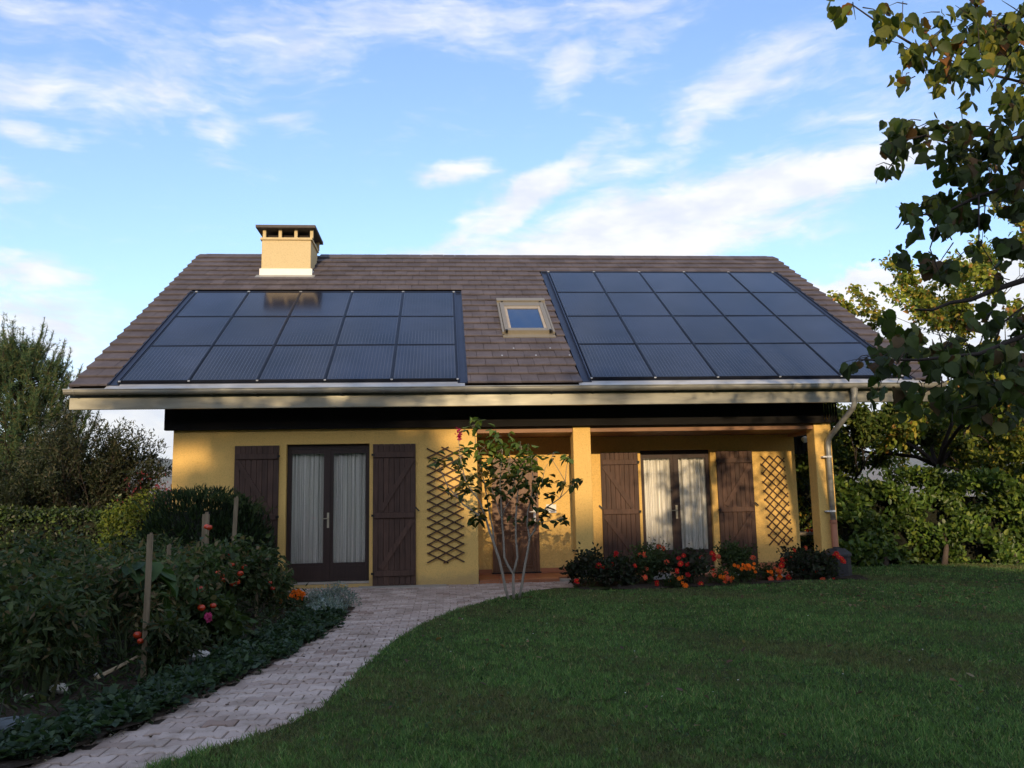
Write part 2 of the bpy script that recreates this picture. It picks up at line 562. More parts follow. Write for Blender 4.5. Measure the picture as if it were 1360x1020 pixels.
M = dict(
    wall=stucco_mat('ochre_render', (0.80, 0.52, 0.165)),
    chim=stucco_mat('chimney_render', (0.68, 0.54, 0.30), False),
    tile=tile_mat(), tile2=tile_mat(True),
    panel=panel_mat(),
    pframe=simple('black_anodised_frame', (0.012, 0.014, 0.022), 0.35, 0.6),
    flash=simple('blue_black_flashing', (0.03, 0.04, 0.07), 0.35, 0.5, 0.25, 3.0),
    flashw=simple('white_lead_flashing', (0.80, 0.78, 0.72), 0.6, 0.0, 0.08),
    zinc=metal_sheet('zinc_sheet', (0.40, 0.40, 0.36), 0.42, 0.40, 0.3),
    zincl=metal_sheet('zinc_apron', (0.50, 0.53, 0.57), 0.45, 0.25, 0.2),
    fascia=metal_sheet('satin_beige_sheet', (0.235, 0.232, 0.19), 0.36, 0.45, 0.22),
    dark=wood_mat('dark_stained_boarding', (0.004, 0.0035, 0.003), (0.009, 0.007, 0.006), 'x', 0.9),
    shut=wood_mat('dark_brown_shutter_wood', (0.034, 0.016, 0.010), (0.095, 0.050, 0.034), 'z', 0.62, 0.22),
    frame=wood_mat('dark_brown_window_frame', (0.022, 0.011, 0.009), (0.045, 0.024, 0.018), 'z', 0.5),
    door=wood_mat('varnished_door_wood', (0.10, 0.048, 0.026), (0.20, 0.105, 0.060), 'z', 0.38, 0.05),
    beam=wood_mat('brown_beam_wood', (0.20, 0.095, 0.045), (0.36, 0.19, 0.10), 'x', 0.55),
    plank=wood_mat('ceiling_plank_wood', (0.14, 0.065, 0.032), (0.26, 0.13, 0.065), 'y', 0.5, 0.2),
    trel=wood_mat('trellis_wood', (0.045, 0.022, 0.010), (0.10, 0.050, 0.025), 'z', 0.7, 0.25),
    iron=simple('black_iron', (0.015, 0.014, 0.014), 0.5, 0.5),
    brass=simple('brushed_handle_metal', (0.55, 0.50, 0.38), 0.35, 0.8),
    white=simple('white_paint', (0.75, 0.74, 0.70), 0.5),
    glass=glass_mat('window_glass'),
    rglass=simple('roof_window_glazing', (0.03, 0.07, 0.16), 0.03, 0.35, 0.0, spec=1.0),
    rwin=simple('roof_window_cladding', (0.26, 0.235, 0.185), 0.45, 0.35, 0.1, 12),
    curt=curtain_mat(),
    terra=simple('terracotta_tile', (0.36, 0.135, 0.060), 0.5, 0.0, 0.2, 9, 0.2, 50, rnd=0.14),
    terrap=simple('terracotta_pipe', (0.38, 0.15, 0.08), 0.6, 0.0, 0.1),
    stone=simple('pale_stone', (0.50, 0.47, 0.42), 0.85, 0.0, 0.25, 12, 0.6, 30, 0.01),
    slate=simple('grey_slate', (0.10, 0.115, 0.12), 0.7, 0.0, 0.25, 6, 0.6, 20, 0.01),
    conc=simple('aged_concrete', (0.34, 0.30, 0.25), 0.9, 0.0, 0.3, 7, 0.5, 60, 0.004),
    capc=simple('weathered_cap_slab', (0.10, 0.085, 0.075), 0.9, 0.0, 0.5, 18, 0.7, 50, 0.006),
    pav=paver_mat(), pav2=paver_mat(True),
    sand=soil_like('joint_sand', [(0.075, 0.058, 0.045), (0.12, 0.095, 0.075), (0.035, 0.045, 0.02)]),
    soil=soil_like('garden_soil', [(0.028, 0.021, 0.015), (0.055, 0.040, 0.028), (0.10, 0.085, 0.065)], 2.2, 24, 0.04),
    turf=soil_like('turf_thatch', [(0.026, 0.042, 0.012), (0.044, 0.055, 0.017), (0.075, 0.060, 0.030)], 1.6, 40, 0.02),
    far=soil_like('field_ground', [(0.05, 0.07, 0.025), (0.08, 0.09, 0.04), (0.09, 0.08, 0.05)], 0.05, 1.0, 0.1),
    mount=soil_like('mountain_slope', [(0.07, 0.09, 0.05), (0.16, 0.14, 0.11), (0.24, 0.21, 0.18)], 0.004, 0.02, 10.0),
    plast=simple('dark_grey_plastic', (0.030, 0.028, 0.030), 0.55, 0.0, 0.15, 20, 0.15, 80),
    stake=wood_mat('weathered_stake_wood', (0.15, 0.11, 0.065), (0.32, 0.25, 0.155), 'z', 0.85, 0.25),
    bark=simple('grey_brown_bark', (0.090, 0.066, 0.050), 0.9, 0.0, 0.4, 30, 0.8, 60, 0.008),
    barkp=simple('pale_grey_bark', (0.25, 0.215, 0.17), 0.85, 0.0, 0.3, 40, 0.6, 70, 0.004),
    barkd=simple('dark_bark', (0.035, 0.026, 0.022), 0.9, 0.0, 0.4, 30, 0.8, 60, 0.008),
    core=simple('dark_core', (0.012, 0.014, 0.007), 1.0, 0.0, 0.4, 12, 0.8, 14, 0.05),  # opaque filler; the shade inside the foliage is put into this dark colour
    leaf=leaf_mat('leaf_soft', 0.35, 0.55, 0.25),
    leafg=leaf_mat('leaf_glossy', 0.25, 0.42, 0.35),
    needle=leaf_mat('leaf_needle', 0.15, 0.6, 0.2),
    grass=leaf_mat('grass_blade', 0.30, 0.55, 0.2),
    petal=leaf_mat('petal', 0.30, 0.6, 0.2),
    tomato=simple('ripe_tomato_skin', (0.55, 0.055, 0.015), 0.2, 0.0, 0.3, 20, rnd=0.3, spec=0.5),
)

# ---------------------------------------------------------------- leaves
SHAPES = {
    # (along, across, lift) ; faces
    'oval': ([(0, 0, 0), (0.30, -0.30, 0.06), (0.70, -0.24, 0.05), (1.0, 0, -0.08), (0.70, 0.24, 0.05), (0.30, 0.30, 0.06)],
             [(0, 1, 2, 3), (0, 3, 4, 5)]),
    'broad': ([(0, 0, 0), (0.10, -0.38, 0.05), (0.50, -0.47, 0.08), (0.82, -0.24, 0.0), (1.0, 0, -0.12), (0.82, 0.24, 0.0), (0.50, 0.47, 0.08), (0.10, 0.38, 0.05), (0.45, 0, -0.04)],
              [(0, 1, 2, 8), (8, 2, 3, 4), (8, 4, 5, 6), (0, 8, 6, 7)]),
    'lance': ([(0, 0, 0), (0.4, -0.14, 0.03), (1.0, 0, -0.10), (0.4, 0.14, 0.03)], [(0, 1, 2, 3)]),
    'rhomb': ([(0, 0, 0), (0.45, -0.26, 0.0), (1.0, 0, 0.0), (0.45, 0.26, 0.0)], [(0, 1, 2, 3)]),
    'needle': ([(0, -0.03, 0), (0, 0.03, 0), (1.0, 0.0, 0)], [(0, 1, 2)]),
    'blade': ([(0, -0.05, 0), (0, 0.05, 0), (0.55, 0.035, 0.06), (0.55, -0.035, 0.06), (1.0, 0, 0.22)], [(0, 1, 2, 3), (3, 2, 4)]),
}


def unit(a):
    return a / np.maximum(np.linalg.norm(a, axis=-1, keepdims=True), 1e-9)


def leaf_arrays(P, T, Nn, size, shape):
    """P base points, T tip directions, Nn approximate blade normals, size lengths"""
    T = unit(T); B = unit(np.cross(Nn, T)); N2 = np.cross(T, B)
    sv, sf = SHAPES[shape]
    sv = np.array(sv)
    s = np.asarray(size)[:, None, None]
    if len(sv) > 5:        # broad blades curl and cup differently from leaf to leaf
        cup = rng.uniform(-0.5, 2.8, len(P))[:, None, None]; cur = rng.uniform(-0.25, 0.45, len(P))[:, None, None]
        lift = sv[None, :, 2:3] * cup - cur * sv[None, :, 0:1] ** 2
        wd = rng.uniform(0.78, 1.12, len(P))[:, None, None]
        V = P[:, None, :] + s * (T[:, None, :] * sv[None, :, 0:1] + B[:, None, :] * sv[None, :, 1:2] * wd + N2[:, None, :] * lift)
    else:
        V = P[:, None, :] + s * (T[:, None, :] * sv[None, :, 0:1] + B[:, None, :] * sv[None, :, 1:2] + N2[:, None, :] * sv[None, :, 2:3])
    return V, sf


def leaves_mesh(name, V, sf, C, mat, off=(0, 0, 0)):
    n, k, _ = V.shape
    me = bpy.data.meshes.new(name)
    me.vertices.add(n * k)
    me.vertices.foreach_set('co', (V - np.array(off)).reshape(-1).astype(np.float32))
    lens = np.array([len(f) for f in sf]); flat = np.concatenate([np.array(f) for f in sf])
    nl = len(flat)
    idx = (flat[None, :] + (np.arange(n) * k)[:, None]).reshape(-1)
    me.loops.add(n * nl)
    me.loops.foreach_set('vertex_index', idx.astype(np.int32))
    tot = np.tile(lens, n)
    st = np.concatenate([[0], np.cumsum(tot)[:-1]])
    me.polygons.add(n * len(sf))
    me.polygons.foreach_set('loop_start', st.astype(np.int32))
    me.polygons.foreach_set('loop_total', tot.astype(np.int32))
    at = me.color_attributes.new('tint', 'FLOAT_COLOR', 'POINT')
    c4 = np.ones((n, k, 4), np.float32); c4[:, :, :3] = C[:, None, :]
    at.data.foreach_set('color', c4.reshape(-1))
    me.materials.append(mat)
    me.update(calc_edges=True)
    return me


def rdir(n):
    return unit(rng.normal(size=(n, 3)))


def pal(n, cols, w=None, jit=0.18):
    cols = np.array(cols)
    i = rng.choice(len(cols), n, p=w)
    c = cols[i] * rng.uniform(1 - jit, 1 + jit, (n, 1)) * rng.uniform(0.93, 1.07, (n, 3))
    return c


def put_leaves(name, parent, P, T, Nn, size, shape, C, mat):
    V, sf = leaf_arrays(P, T, Nn, size, shape)
    base = wloc(parent) if parent is not None else Vector((0, 0, 0))
    me = leaves_mesh(name, V, sf, C, mat, base)
    return link_mesh(name, me, parent)


# ================================================================ SETTING
def grid_sheet(name, mat, x0, x1, y0, y1, nx, ny, zf, kind='structure', inside=None):
    xs = np.linspace(x0, x1, nx); ys = np.linspace(y0, y1, ny)
    v = [(x, y, zf(x, y)) for y in ys for x in xs]
    f = []
    for j in range(ny - 1):
        for i in range(nx - 1):
            cx = (xs[i] + xs[i + 1]) / 2; cy = (ys[j] + ys[j + 1]) / 2
            if inside is None or inside(cx, cy):
                f.append((j * nx + i, j * nx + i + 1, (j + 1) * nx + i + 1, (j + 1) * nx + i))
    me = bpy.data.meshes.new(name); me.from_pydata(v, [], f); me.materials.append(mat)
    me.polygons.foreach_set('use_smooth', [True] * len(f)); me.update()
    o = link_mesh(name, me); tag(o, kind=kind)
    return o


mbg = MB(); 
mbg.add([(-5600, -3000, -0.20), (5600, -3000, -0.20), (5600, 5000, -0.20), (-5600, 5000, -0.20)], [(0, 1, 2, 3)])
tag(mbg.build('ground', M['far']), kind='structure')

# distant mountain slopes behind the house
def mountain(name, cx, cy, w, d, h, seed, amp):
    r = np.random.default_rng(seed)
    ph = r.uniform(0, 6.28, 12)
    nx, ny = 90, 24
    v = []; f = []
    for j in range(ny):
        for i in range(nx):
            u = i / (nx - 1); s = j / (ny - 1)
            x = cx + (u - 0.5) * w; y = cy + s * d
            prof = 1 + sum(amp / (k + 1) * math.sin(u * (4 + 5 * k) + ph[k]) for k in range(6))
            rid = sum(0.05 / (k + 1) * math.sin(s * 9 * (k + 1) + u * 40 * (k + 1) + ph[6 + k]) for k in range(4))
            z = h * (math.sin(s * math.pi * 0.5) ** 0.8) * (prof + rid * s * 2) - 2.0
            if j == 0: z = -2.0
            v.append((x, y, z))
    for j in range(ny - 1):
        for i in range(nx - 1):
            f.append((j * nx + i, j * nx + i + 1, (j + 1) * nx + i + 1, (j + 1) * nx + i))
    me = bpy.data.meshes.new(name); me.from_pydata(v, [], f); me.materials.append(M['mount']); me.update()
    me.polygons.foreach_set('use_smooth', [True] * len(f))
    o = link_mesh(name, me); tag(o, kind='structure'); return o


mountain('mountain', -900, 2600, 3600, 1400, 235, 3, 0.22)
mountain('mountain', 2400, 3000, 4200, 1500, 225, 5, 0.12)


# thin air between here and the mountains
HAZE = 0.00009
hz = MB().box(-5800, 5800, -3200, 5200, -1.4, 420).build('haze', bpy.data.materials.new('thin_air'))
tag(hz, kind='stuff')
hm = hz.data.materials[0]; hm.use_nodes = True
_t = NT(hm.node_tree)
for _n in list(_t.n):
    if _n.type != 'OUTPUT_MATERIAL': _t.n.remove(_n)
_v = _t.node('ShaderNodeVolumePrincipled')
_v.inputs['Density'].default_value = HAZE
_v.inputs['Color'].default_value = (0.90, 0.93, 1.0, 1)
_v.inputs['Anisotropy'].default_value = 0.2
_t.l.new(_v.outputs[0], [n for n in _t.n if n.type == 'OUTPUT_MATERIAL'][0].inputs['Volume'])


# hillside behind the viewer: it already hides the low sun from the garden
def hill_z(x, y):
    # crest height needed for the shade edge on the facade
    e = 0.5 - 0.5 * math.cos(math.pi * min(1, max(0, (-(y) - 40) / 28)))
    xf = x + 64 * math.tan(SUN_AZ)              # facade x shaded by this part of the crest
    h = 17.5
    def sm(a, b, t):
        t = min(1, max(0, (t - a) / (b - a))); return t * t * (3 - 2 * t)
    h -= 1.75 * sm(8.2, 9.2, xf)
    h -= 0.40 * sm(-4.3, -5.2, xf)
    h += 0.05 * math.sin(x * 1.3) + 0.04 * math.sin(x * 2.9 + 1)
    back = 1 if y > -68 else max(0.6, 1 - (-68 - y) / 120)
    return -0.18 + h * e * back


grid_sheet('hillside', M['far'], -90, 90, -140, -40, 181, 60, hill_z)

# ------------------------------------------------ path, lawn and bed outlines
PL = [(-2.88, 0.22), (-2.5, -0.82), (-2.04, -1.32), (-1.48, -1.6), (-1.17, -2.53), (-1.19, -3.58), (-1.21, -4.45), (-1.33, -5.53), (-1.41, -6.32), (-1.55, -7.1),
      (-1.66, -7.54), (-1.79, -8.37), (-1.96, -8.85), (-2.1, -9.25), (-2.45, -10.2)]
PR = [(1.95, -0.6), (1.9, -0.95), (1.65, -1.12), (1.16, -1.51), (0.7, -1.98), (0.37, -2.66), (0.08, -3.38), (-0.25, -4.49), (-0.45, -5.35), (-0.59, -6.37), (-0.68, -7.31),
      (-0.79, -8.14), (-0.91, -8.51), (-1.09, -8.91), (-1.27, -9.14), (-1.42, -9.35), (-1.75, -10.2)]


def interp(L, y):
    ys = [p[1] for p in L]; xs = [p[0] for p in L]
    return float(np.interp(-y, [-a for a in ys], xs))


def xl(y): return interp(PL, y)
def xr(y): return interp(PR, y) if y < -0.6 else 2.2


def in_pave(x, y):
    if y > 0.06 or y < -10.2: return False
    left = xl(y)
    if y > -0.6: left = -4.3
    return left < x < xr(y)


def lawn_z(x, y):
    b = gz(y) + 0.010 * math.sin(x * 1.7 + y * 0.9) + 0.008 * math.sin(x * 3.1 - y * 2.3) + 0.004
    return b


def in_lawn(x, y):
    if y < -13 or y > 9 or x > 22: return False
    if y < -0.95 or x > 8: return x > xr(min(y, -0.6)) - 0.02
    return x > 2.0 and (y < -1.05 or x > 6.9 or y < -0.95)


def edge_sheet(name, mat, fx0, fx1, y0, y1, ny, nx, zf, p0, p1):
    """sheet whose left and right borders follow curves; columns packed toward one border"""
    v = []; f = []
    for j in range(ny):
        y = y0 + (y1 - y0) * j / (ny - 1); a_, b_ = fx0(y), fx1(y)
        for i in range(nx):
            u = i / (nx - 1); u = u ** p0 if p1 > 0 else 1 - (1 - u) ** p0
            x = a_ + (b_ - a_) * u; v.append((x, y, zf(x, y)))
    for j in range(ny - 1):
        for i in range(nx - 1): f.append((j * nx + i, j * nx + i + 1, (j + 1) * nx + i + 1, (j + 1) * nx + i))
    me = bpy.data.meshes.new(name); me.from_pydata(v, [], f); me.materials.append(mat)
    me.polygons.foreach_set('use_smooth', [True] * len(f)); me.update()
    o = link_mesh(name, me); tag(o, kind='structure'); return o


def wob(y): return 0.012 * math.sin(y * 19) + 0.008 * math.sin(y * 41)
edge_sheet('lawn', M['turf'], lambda y: xr(min(y, -0.95)) - 0.01 + wob(y), lambda y: 22.0, -13, -1.15, 240, 90, lambda x, y: lawn_z(x, y) + 0.012, 2.0, 1)
grid_sheet('lawn', M['turf'], 1.9, 22, -1.15, 9, 202, 100, lambda x, y: lawn_z(x, y) + 0.012, inside=lambda x, y: y < -0.9 or x > 6.5)
edge_sheet('garden_soil', M['soil'], lambda y: -14.0, lambda y: xl(y) + 0.01 + wob(y + 3), -11, -0.85, 220, 90,
           lambda x, y: gz(y) + 0.012 * math.sin(x * 5 + y * 2) * math.sin(y * 4 - x) + 0.022, 2.0, -1)
grid_sheet('garden_soil', M['soil'], -14, -3.0, -0.85, 6, 111, 70, lambda x, y: gz(y) + 0.012 * math.sin(x * 5 + y * 2) * math.sin(y * 4 - x) + 0.022,
           inside=lambda x, y: x < -3.0 and not (x > -4.28 and y > -0.03))
grid_sheet('garden_soil', M['soil'], 1.6, 6.5, -1.45, -0.05, 56, 15,
           lambda x, y: gz(y) + 0.026 + 0.02 * math.sin(x * 6) * math.sin(y * 7),
           inside=lambda x, y: x > 1.95 and y > -1.45 + 0.12 * max(0, x - 3.0))

pave = grid_sheet('paved_path', M['sand'], -4.4, 2.3, -10.4, 0.08, 68, 106, lambda x, y: gz(y) - 0.014, inside=lambda x, y: xl(min(y, -.6)) - 0.10 < x < xr(y) + 0.12 or (y > -0.7 and x < xr(y)))

# interlocking double-T pavers, rows along x
PX, PY_ = 0.190, 0.135


def paver_mesh():
    A = 0.017; g = 0.0035; w = PX / 2 - g; h = PY_ / 2 - g
    prof = [(-w, h + A), (-w + 0.028, h + A), (-w * 0.42, h - A), (w * 0.42, h - A), (w - 0.028, h + A), (w, h + A)]
    top = prof + [(-p[0] * -1, -p[1]) for p in reversed(prof)]
    out = [(x, y) for x, y in prof] + [(x, -y) for x, y in reversed(prof)]
    n = len(out); mb = MB(); b = 0.005
    v = [(x * (1 - b / w), y * (1 - b / h), 0.0) for x, y in out] + [(x, y, -b) for x, y in out] + [(x, y, -0.05) for x, y in out]
    f = [tuple(reversed([0, 1, 4, 5, 6, 7, 10, 11]))[::-1][::-1]]
    f = [(11, 10, 1, 0), (10, 9, 2, 1), (9, 8, 3, 2), (8, 7, 4, 3), (7, 6, 5, 4)]
    for i in range(n):
        j = (i + 1) % n
        f.append((i, j, n + j, n + i)); f.append((n + i, n + j, 2 * n + j, 2 * n + i))
    mb.add(v, f)
    return mb.mesh('paver', M['pav'])


pm = paver_mesh()
plist = []
row = 0; y = -0.08
while y > -10.2:
    x = -4.4 + (PX / 2 if row % 2 else 0)
    while x < 2.3:
        m_ = -0.06
        if in_pave(x - 0.04, y) or in_pave(x + 0.04, y): plist.append((x, y))
        x += PX
    y -= PY_; row += 1
plist.sort(key=lambda p: (p[1] + 14))
rest = MB()
for i, (x, y) in enumerate(plist):
    dz = random.uniform(-0.006, 0.005); rz = random.uniform(-0.026, 0.026)
    rx = random.uniform(-0.022, 0.022); ry_ = random.uniform(-0.022, 0.022)
    z = gz(y) + dz
    if i < 300:
        o = link_mesh('paver', pm, pave, (x, y, z), (rx, ry_, rz))
    else:
        c, s = math.cos(rz), math.sin(rz)
        rest.add([(x + v.co.x * c - v.co.y * s, y + v.co.x * s + v.co.y * c, z + v.co.z + v.co.y * rx) for v in pm.vertices], [tuple(p.vertices) for p in pm.polygons])
tag(rest.build('far_pavers', M['pav2'], pave), kind='stuff')

# ================================================================ HOUSE
house = thing('house', 'yellow rendered house with solar panels on a brown tiled roof and dark shutters', 'house', (0.5, 0, -0.03))
XL, XC, XK1, XK2, XP1, XP2, XB = -4.284, 0.534, 2.12, 2.41, 6.218, 6.511, 6.38
YB = 1.25
SL = 0.553
cS, sS = math.cos(SL), math.sin(SL)
EY, EZ = -0.771, 3.063
RX0, RX1 = -5.59, 8.03
RT = 7.446


def rp(x, t, h=0.0):
    return (x, EY + t * cS - h * sS, EZ + t * sS + h * cS)


AX, AT, AN = (1, 0, 0), (0, cS, sS), (0, -sS, cS)

# front walls, built round the openings
WZ0, WZT = -0.15, 2.75
DL, DR, DT = -2.517, -1.198, 2.23
mb = MB()
mb.box(XL, DL, 0.0, 0.25, WZ0, WZT)
mb.box(DL, DR, 0.0, 0.25, DT, WZT)
mb.box(DR, XC, 0.0, 0.25, WZ0, WZT)
mb.box(DL, DR, 0.0, 0.25, WZ0, 0.015)
mb.build('wall', M['wall'], house)
mb = MB()
RL, RR, RTP = 3.517, 4.80, 2.137
mb.box(XC + 0.002, RL, YB, YB + 0.25, WZ0, 2.6)
mb.box(RL, RR, YB, YB + 0.25, RTP, 2.6)
mb.box(RR, XB, YB, YB + 0.25, WZ0, 2.6)
mb.box(RL, RR, YB, YB + 0.25, WZ0, 0.03)
mb.build('porch_wall', M['wall'], house)
MB().box(XC - 0.25, XC - 0.003, 0.252, YB + 0.24, WZ0, 2.6).build('porch_side_wall', M['wall'], house)
MB().box(XB - 0.25, XB - 0.002, YB + 0.252, 11.8, WZ0, 2.6).build('side_wall', M['wall'], house)
MB().box(XL + 0.002, XL + 0.25, 0.252, 11.8, WZ0, 2.6).build('side_wall', M['wall'], house)
MB().box(XL + 0.26, XB - 0.26, 11.5, 11.75, WZ0, 2.6).build('back_wall', M['wall'], house)
for gx in (XL + 0.01, XB - 0.26):
    g = MB()
    pts = [(gx, 0.3, 2.61), (gx, 11.0, 2.61), (gx, 5.57, 6.6)]
    g.add(pts + [(p[0] + 0.24, p[1], p[2]) for p in pts], [(0, 1, 2), (5, 4, 3), (0, 3, 4, 1), (1, 4, 5, 2), (2, 5, 3, 0)])
    g.build('gable_wall', M['wall'], house)
MB().box(XL + 0.26, XB - 0.26, 0.26, 11.4, 2.56, 2.62).build('inner_ceiling', M['white'], house)
MB().box(XL + 0.26, XB - 0.26, 0.27, 11.4, -0.1, 0.0).build('inner_floor', M['terra'], house)

# columns
for (a, b, nm) in ((XK1, XK2, 'porch_column'), (XP1, XP2, 'porch_column')):
    MB().box(a, b, 0.0, 0.30, WZ0, 2.62, 0.006).build(nm, M['wall'], house)

# porch beams, ceiling boards
for (a, b) in ((XC + 0.004, XK1 - 0.004), (XK2 + 0.004, XP1 - 0.004)):
    MB().box(a, b, 0.03, 0.16, 2.376, 2.50).build('porch_beam', M['beam'], house)
MB().box(XP1 + 0.05, XP1 + 0.19, 0.304, 6.0, 2.34, 2.50).build('porch_side_beam', M['beam'], house)
x = XC + 0.01
k = 0
while x < XP1 + 0.04:
    w = 0.094
    MB().box(x, min(x + w, XP1 + 0.04), 0.165, YB - 0.004, 2.385 + (0.0015 if k % 2 else 0), 2.41).build('ceiling_board', M['plank'], house)
    x += 0.100; k += 1
MB().box(XC, XP2, 0.01, YB, 2.52, 2.60).build('porch_ceiling_deck', M['dark'], house)

# porch floor : slab, riser tiles, floor tiles, skirting
MB().box(XC + 0.01, XB - 0.01, 0.03, YB - 0.003, -0.12, 0.0).build('porch_slab', M['conc'], house)
nx = 18; tw = (XB - 0.03 - XC - 0.02) / nx
for i in range(nx):
    for j in range(4):
        x0 = XC + 0.02 + i * tw; y0 = 0.02 + j * 0.305
        if (x0 < XK2 + .01 and x0 + tw > XK1 - .01 and j == 0): continue
        MB().box(x0, x0 + tw - 0.006, y0 - (0.015 if j == 0 else 0), min(y0 + 0.298, YB - 0.012), 0.003, 0.022).build('floor_tile', M['terra'], house)
    x0 = XC + 0.02 + i * tw
    if not (x0 < XK2 + .01 and x0 + tw > XK1 - .01) and x0 < XP1 - .2:
        MB().box(x0, x0 + tw - 0.006, 0.010, 0.028, -0.14, 0.0).build('step_tile', M['terra'], house)
for (a, b) in ((XC + 0.02, 0.825), (1.665, 2.78), (5.60, XB - 0.02)):
    n = max(1, int((b - a) / 0.3)); w = (b - a) / n
    for i in range(n):
        MB().box(a + i * w, a + (i + 1) * w - 0.004, YB - 0.012, YB + 0.002, 0.024, 0.10).build('skirting_tile', M['terra'], house)

# boxed eave: dark beam, slatted right end
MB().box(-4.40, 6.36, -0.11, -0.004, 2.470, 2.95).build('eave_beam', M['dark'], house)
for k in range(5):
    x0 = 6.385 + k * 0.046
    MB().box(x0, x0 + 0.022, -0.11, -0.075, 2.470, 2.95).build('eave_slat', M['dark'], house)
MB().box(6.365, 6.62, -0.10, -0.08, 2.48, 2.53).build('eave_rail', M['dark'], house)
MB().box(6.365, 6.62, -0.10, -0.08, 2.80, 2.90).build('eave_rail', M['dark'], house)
# slatted valance on the open right side of the porch
for k in range(14):
    x0 = 6.50 + k * 0.085
    MB().box(x0, x0 + 0.07, 2.6, 2.63, 2.09 + 0.012 * (k % 2), 2.62).build('valance_board', M['dark'], house)
MB().box(6.45, 7.9, 2.64, 2.68, 2.45, 2.60).build('valance_rail', M['dark'], house)

# roof slabs, fascia, bargeboards
roof = MB()
for sgn in (1,):
    a = [rp(RX0 + 0.03, 0.02, -0.02), rp(RX1 - 0.03, 0.02, -0.02), rp(RX1 - 0.03, RT, -0.02), rp(RX0 + 0.03, RT, -0.02)]
    b = [rp(RX0 + 0.03, 0.02, -0.16), rp(RX1 - 0.03, 0.02, -0.16), rp(RX1 - 0.03, RT, -0.16), rp(RX0 + 0.03, RT, -0.16)]
    roof.add(a + b, [(0, 1, 2, 3), (7, 6, 5, 4), (0, 4, 5, 1), (1, 5, 6, 2), (2, 6, 7, 3), (3, 7, 4, 0)])
ry = EY + RT * cS
def mir(p): return (p[0], 2 * ry - p[1] + 0.01, p[2])
roof.add([mir(p) for p in a + b], [(3, 2, 1, 0), (4, 5, 6, 7), (1, 5, 4, 0), (2, 6, 5, 1), (3, 7, 6, 2), (0, 4, 7, 3)])
roof_o = roof.build('roof', M['dark'], house)
for xx in (RX0 + 0.005, RX1 - 0.025):
    MB().obox(rp(xx + 0.01, RT / 2, -0.10), AX, AT, AN, 0.012, RT / 2 - 0.02, 0.09).build('bargeboard', M['fascia'], roof_o)
f1 = MB().box(RX0, RX1, -0.75, -0.735, 2.739, 2.98)
f1.add([(RX0, -0.752, 2.739), (RX1, -0.752, 2.739), (RX1, -0.72, 2.733), (RX0, -0.72, 2.733)], [(0, 1, 2, 3)])
f1.build('fascia', M['fascia'], house)
# gutter: half round zinc with a rolled lip, brackets
gut = MB(); R_ = 0.068; GYc, GZc = -0.862, 3.008
prof = []
for k in range(13):
    a = math.pi + math.pi * k / 12
    prof.append((GYc + R_ * math.cos(a), GZc + R_ * math.sin(a)))
gv = []
for xx in (RX0 - 0.03, RX1 + 0.03):
    gv += [(xx, p[0], p[1]) for p in prof] + [(xx, GYc + (p[0] - GYc) * 0.93, GZc + (p[1] - GZc) * 0.93) for p in reversed(prof)]
n = 26
gf = [(i, (i + 1) % n, n + (i + 1) % n, n + i) for i in range(n)]
gf += [tuple(range(n)), tuple(reversed(range(n, 2 * n)))]
gut.add(gv, gf)
gut.tube([(RX0 - 0.03, GYc - R_ - 0.004, GZc + 0.008), (RX1 + 0.03, GYc - R_ - 0.004, GZc + 0.008)], 0.011, 8)
for xx in (RX0 - 0.03, RX1 + 0.03):
    s = 1 if xx > 0 else -1
    gut.add([(xx, p[0], p[1]) for p in prof], [tuple(range(13))])
gutter = gut.build('gutter', M['zinc'], house)
x = RX0 + 0.12
while x < RX1:
    b = MB()
    pts = [(x, GYc + (R_ + 0.006) * math.cos(a), GZc + (R_ + 0.006) * math.sin(a)) for a in [math.pi + math.pi * k / 8 for k in range(9)]]
    for i in range(8):
        b.bar(pts[i], pts[i + 1], 0.022, 0.006, up=(1, 0, 0) if False else ((Vector(pts[i]) + Vector(pts[i + 1])) / 2 - Vector((x, GYc, GZc))))
    b.build('gutter_bracket', M['zinc'], gutter)
    x += 0.655 + random.uniform(-0.03, 0.03)
# apron strips between the arrays and the gutter
for (a, b_) in ((-5.06, 0.33), (2.12, RX1 - 0.32)):
    MB().obox(rp((a + b_) / 2, 0.0, 0.010), AX, AT, AN, (b_ - a) / 2, 0.085, 0.006).build('zinc_apron', M['zincl'], roof_o)

# ---- arrays
PW, PH = 1.02, 1.489
LX0, RXA, T0 = -4.881, 2.33, 0.08
arrays = []


def panel_mesh():
    w, h = PW - 0.014, PH - 0.014
    m = MB(); fr = 0.017
    m.mi = 1
    for (a0, a1, b0, b1) in ((-w / 2, w / 2, -h / 2, -h / 2 + fr), (-w / 2, w / 2, h / 2 - fr, h / 2), (-w / 2, -w / 2 + fr, -h / 2 + fr, h / 2 - fr), (w / 2 - fr, w / 2, -h / 2 + fr, h / 2 - fr)):
        m.box(a0, a1, b0, b1, -0.02, 0.018)
    m.mi = 0
    m.box(-w / 2 + fr, w / 2 - fr, -h / 2 + fr, h / 2 - fr, -0.015, 0.012)
    return m.mesh('solar_panel', [M['panel'], M['pframe']])


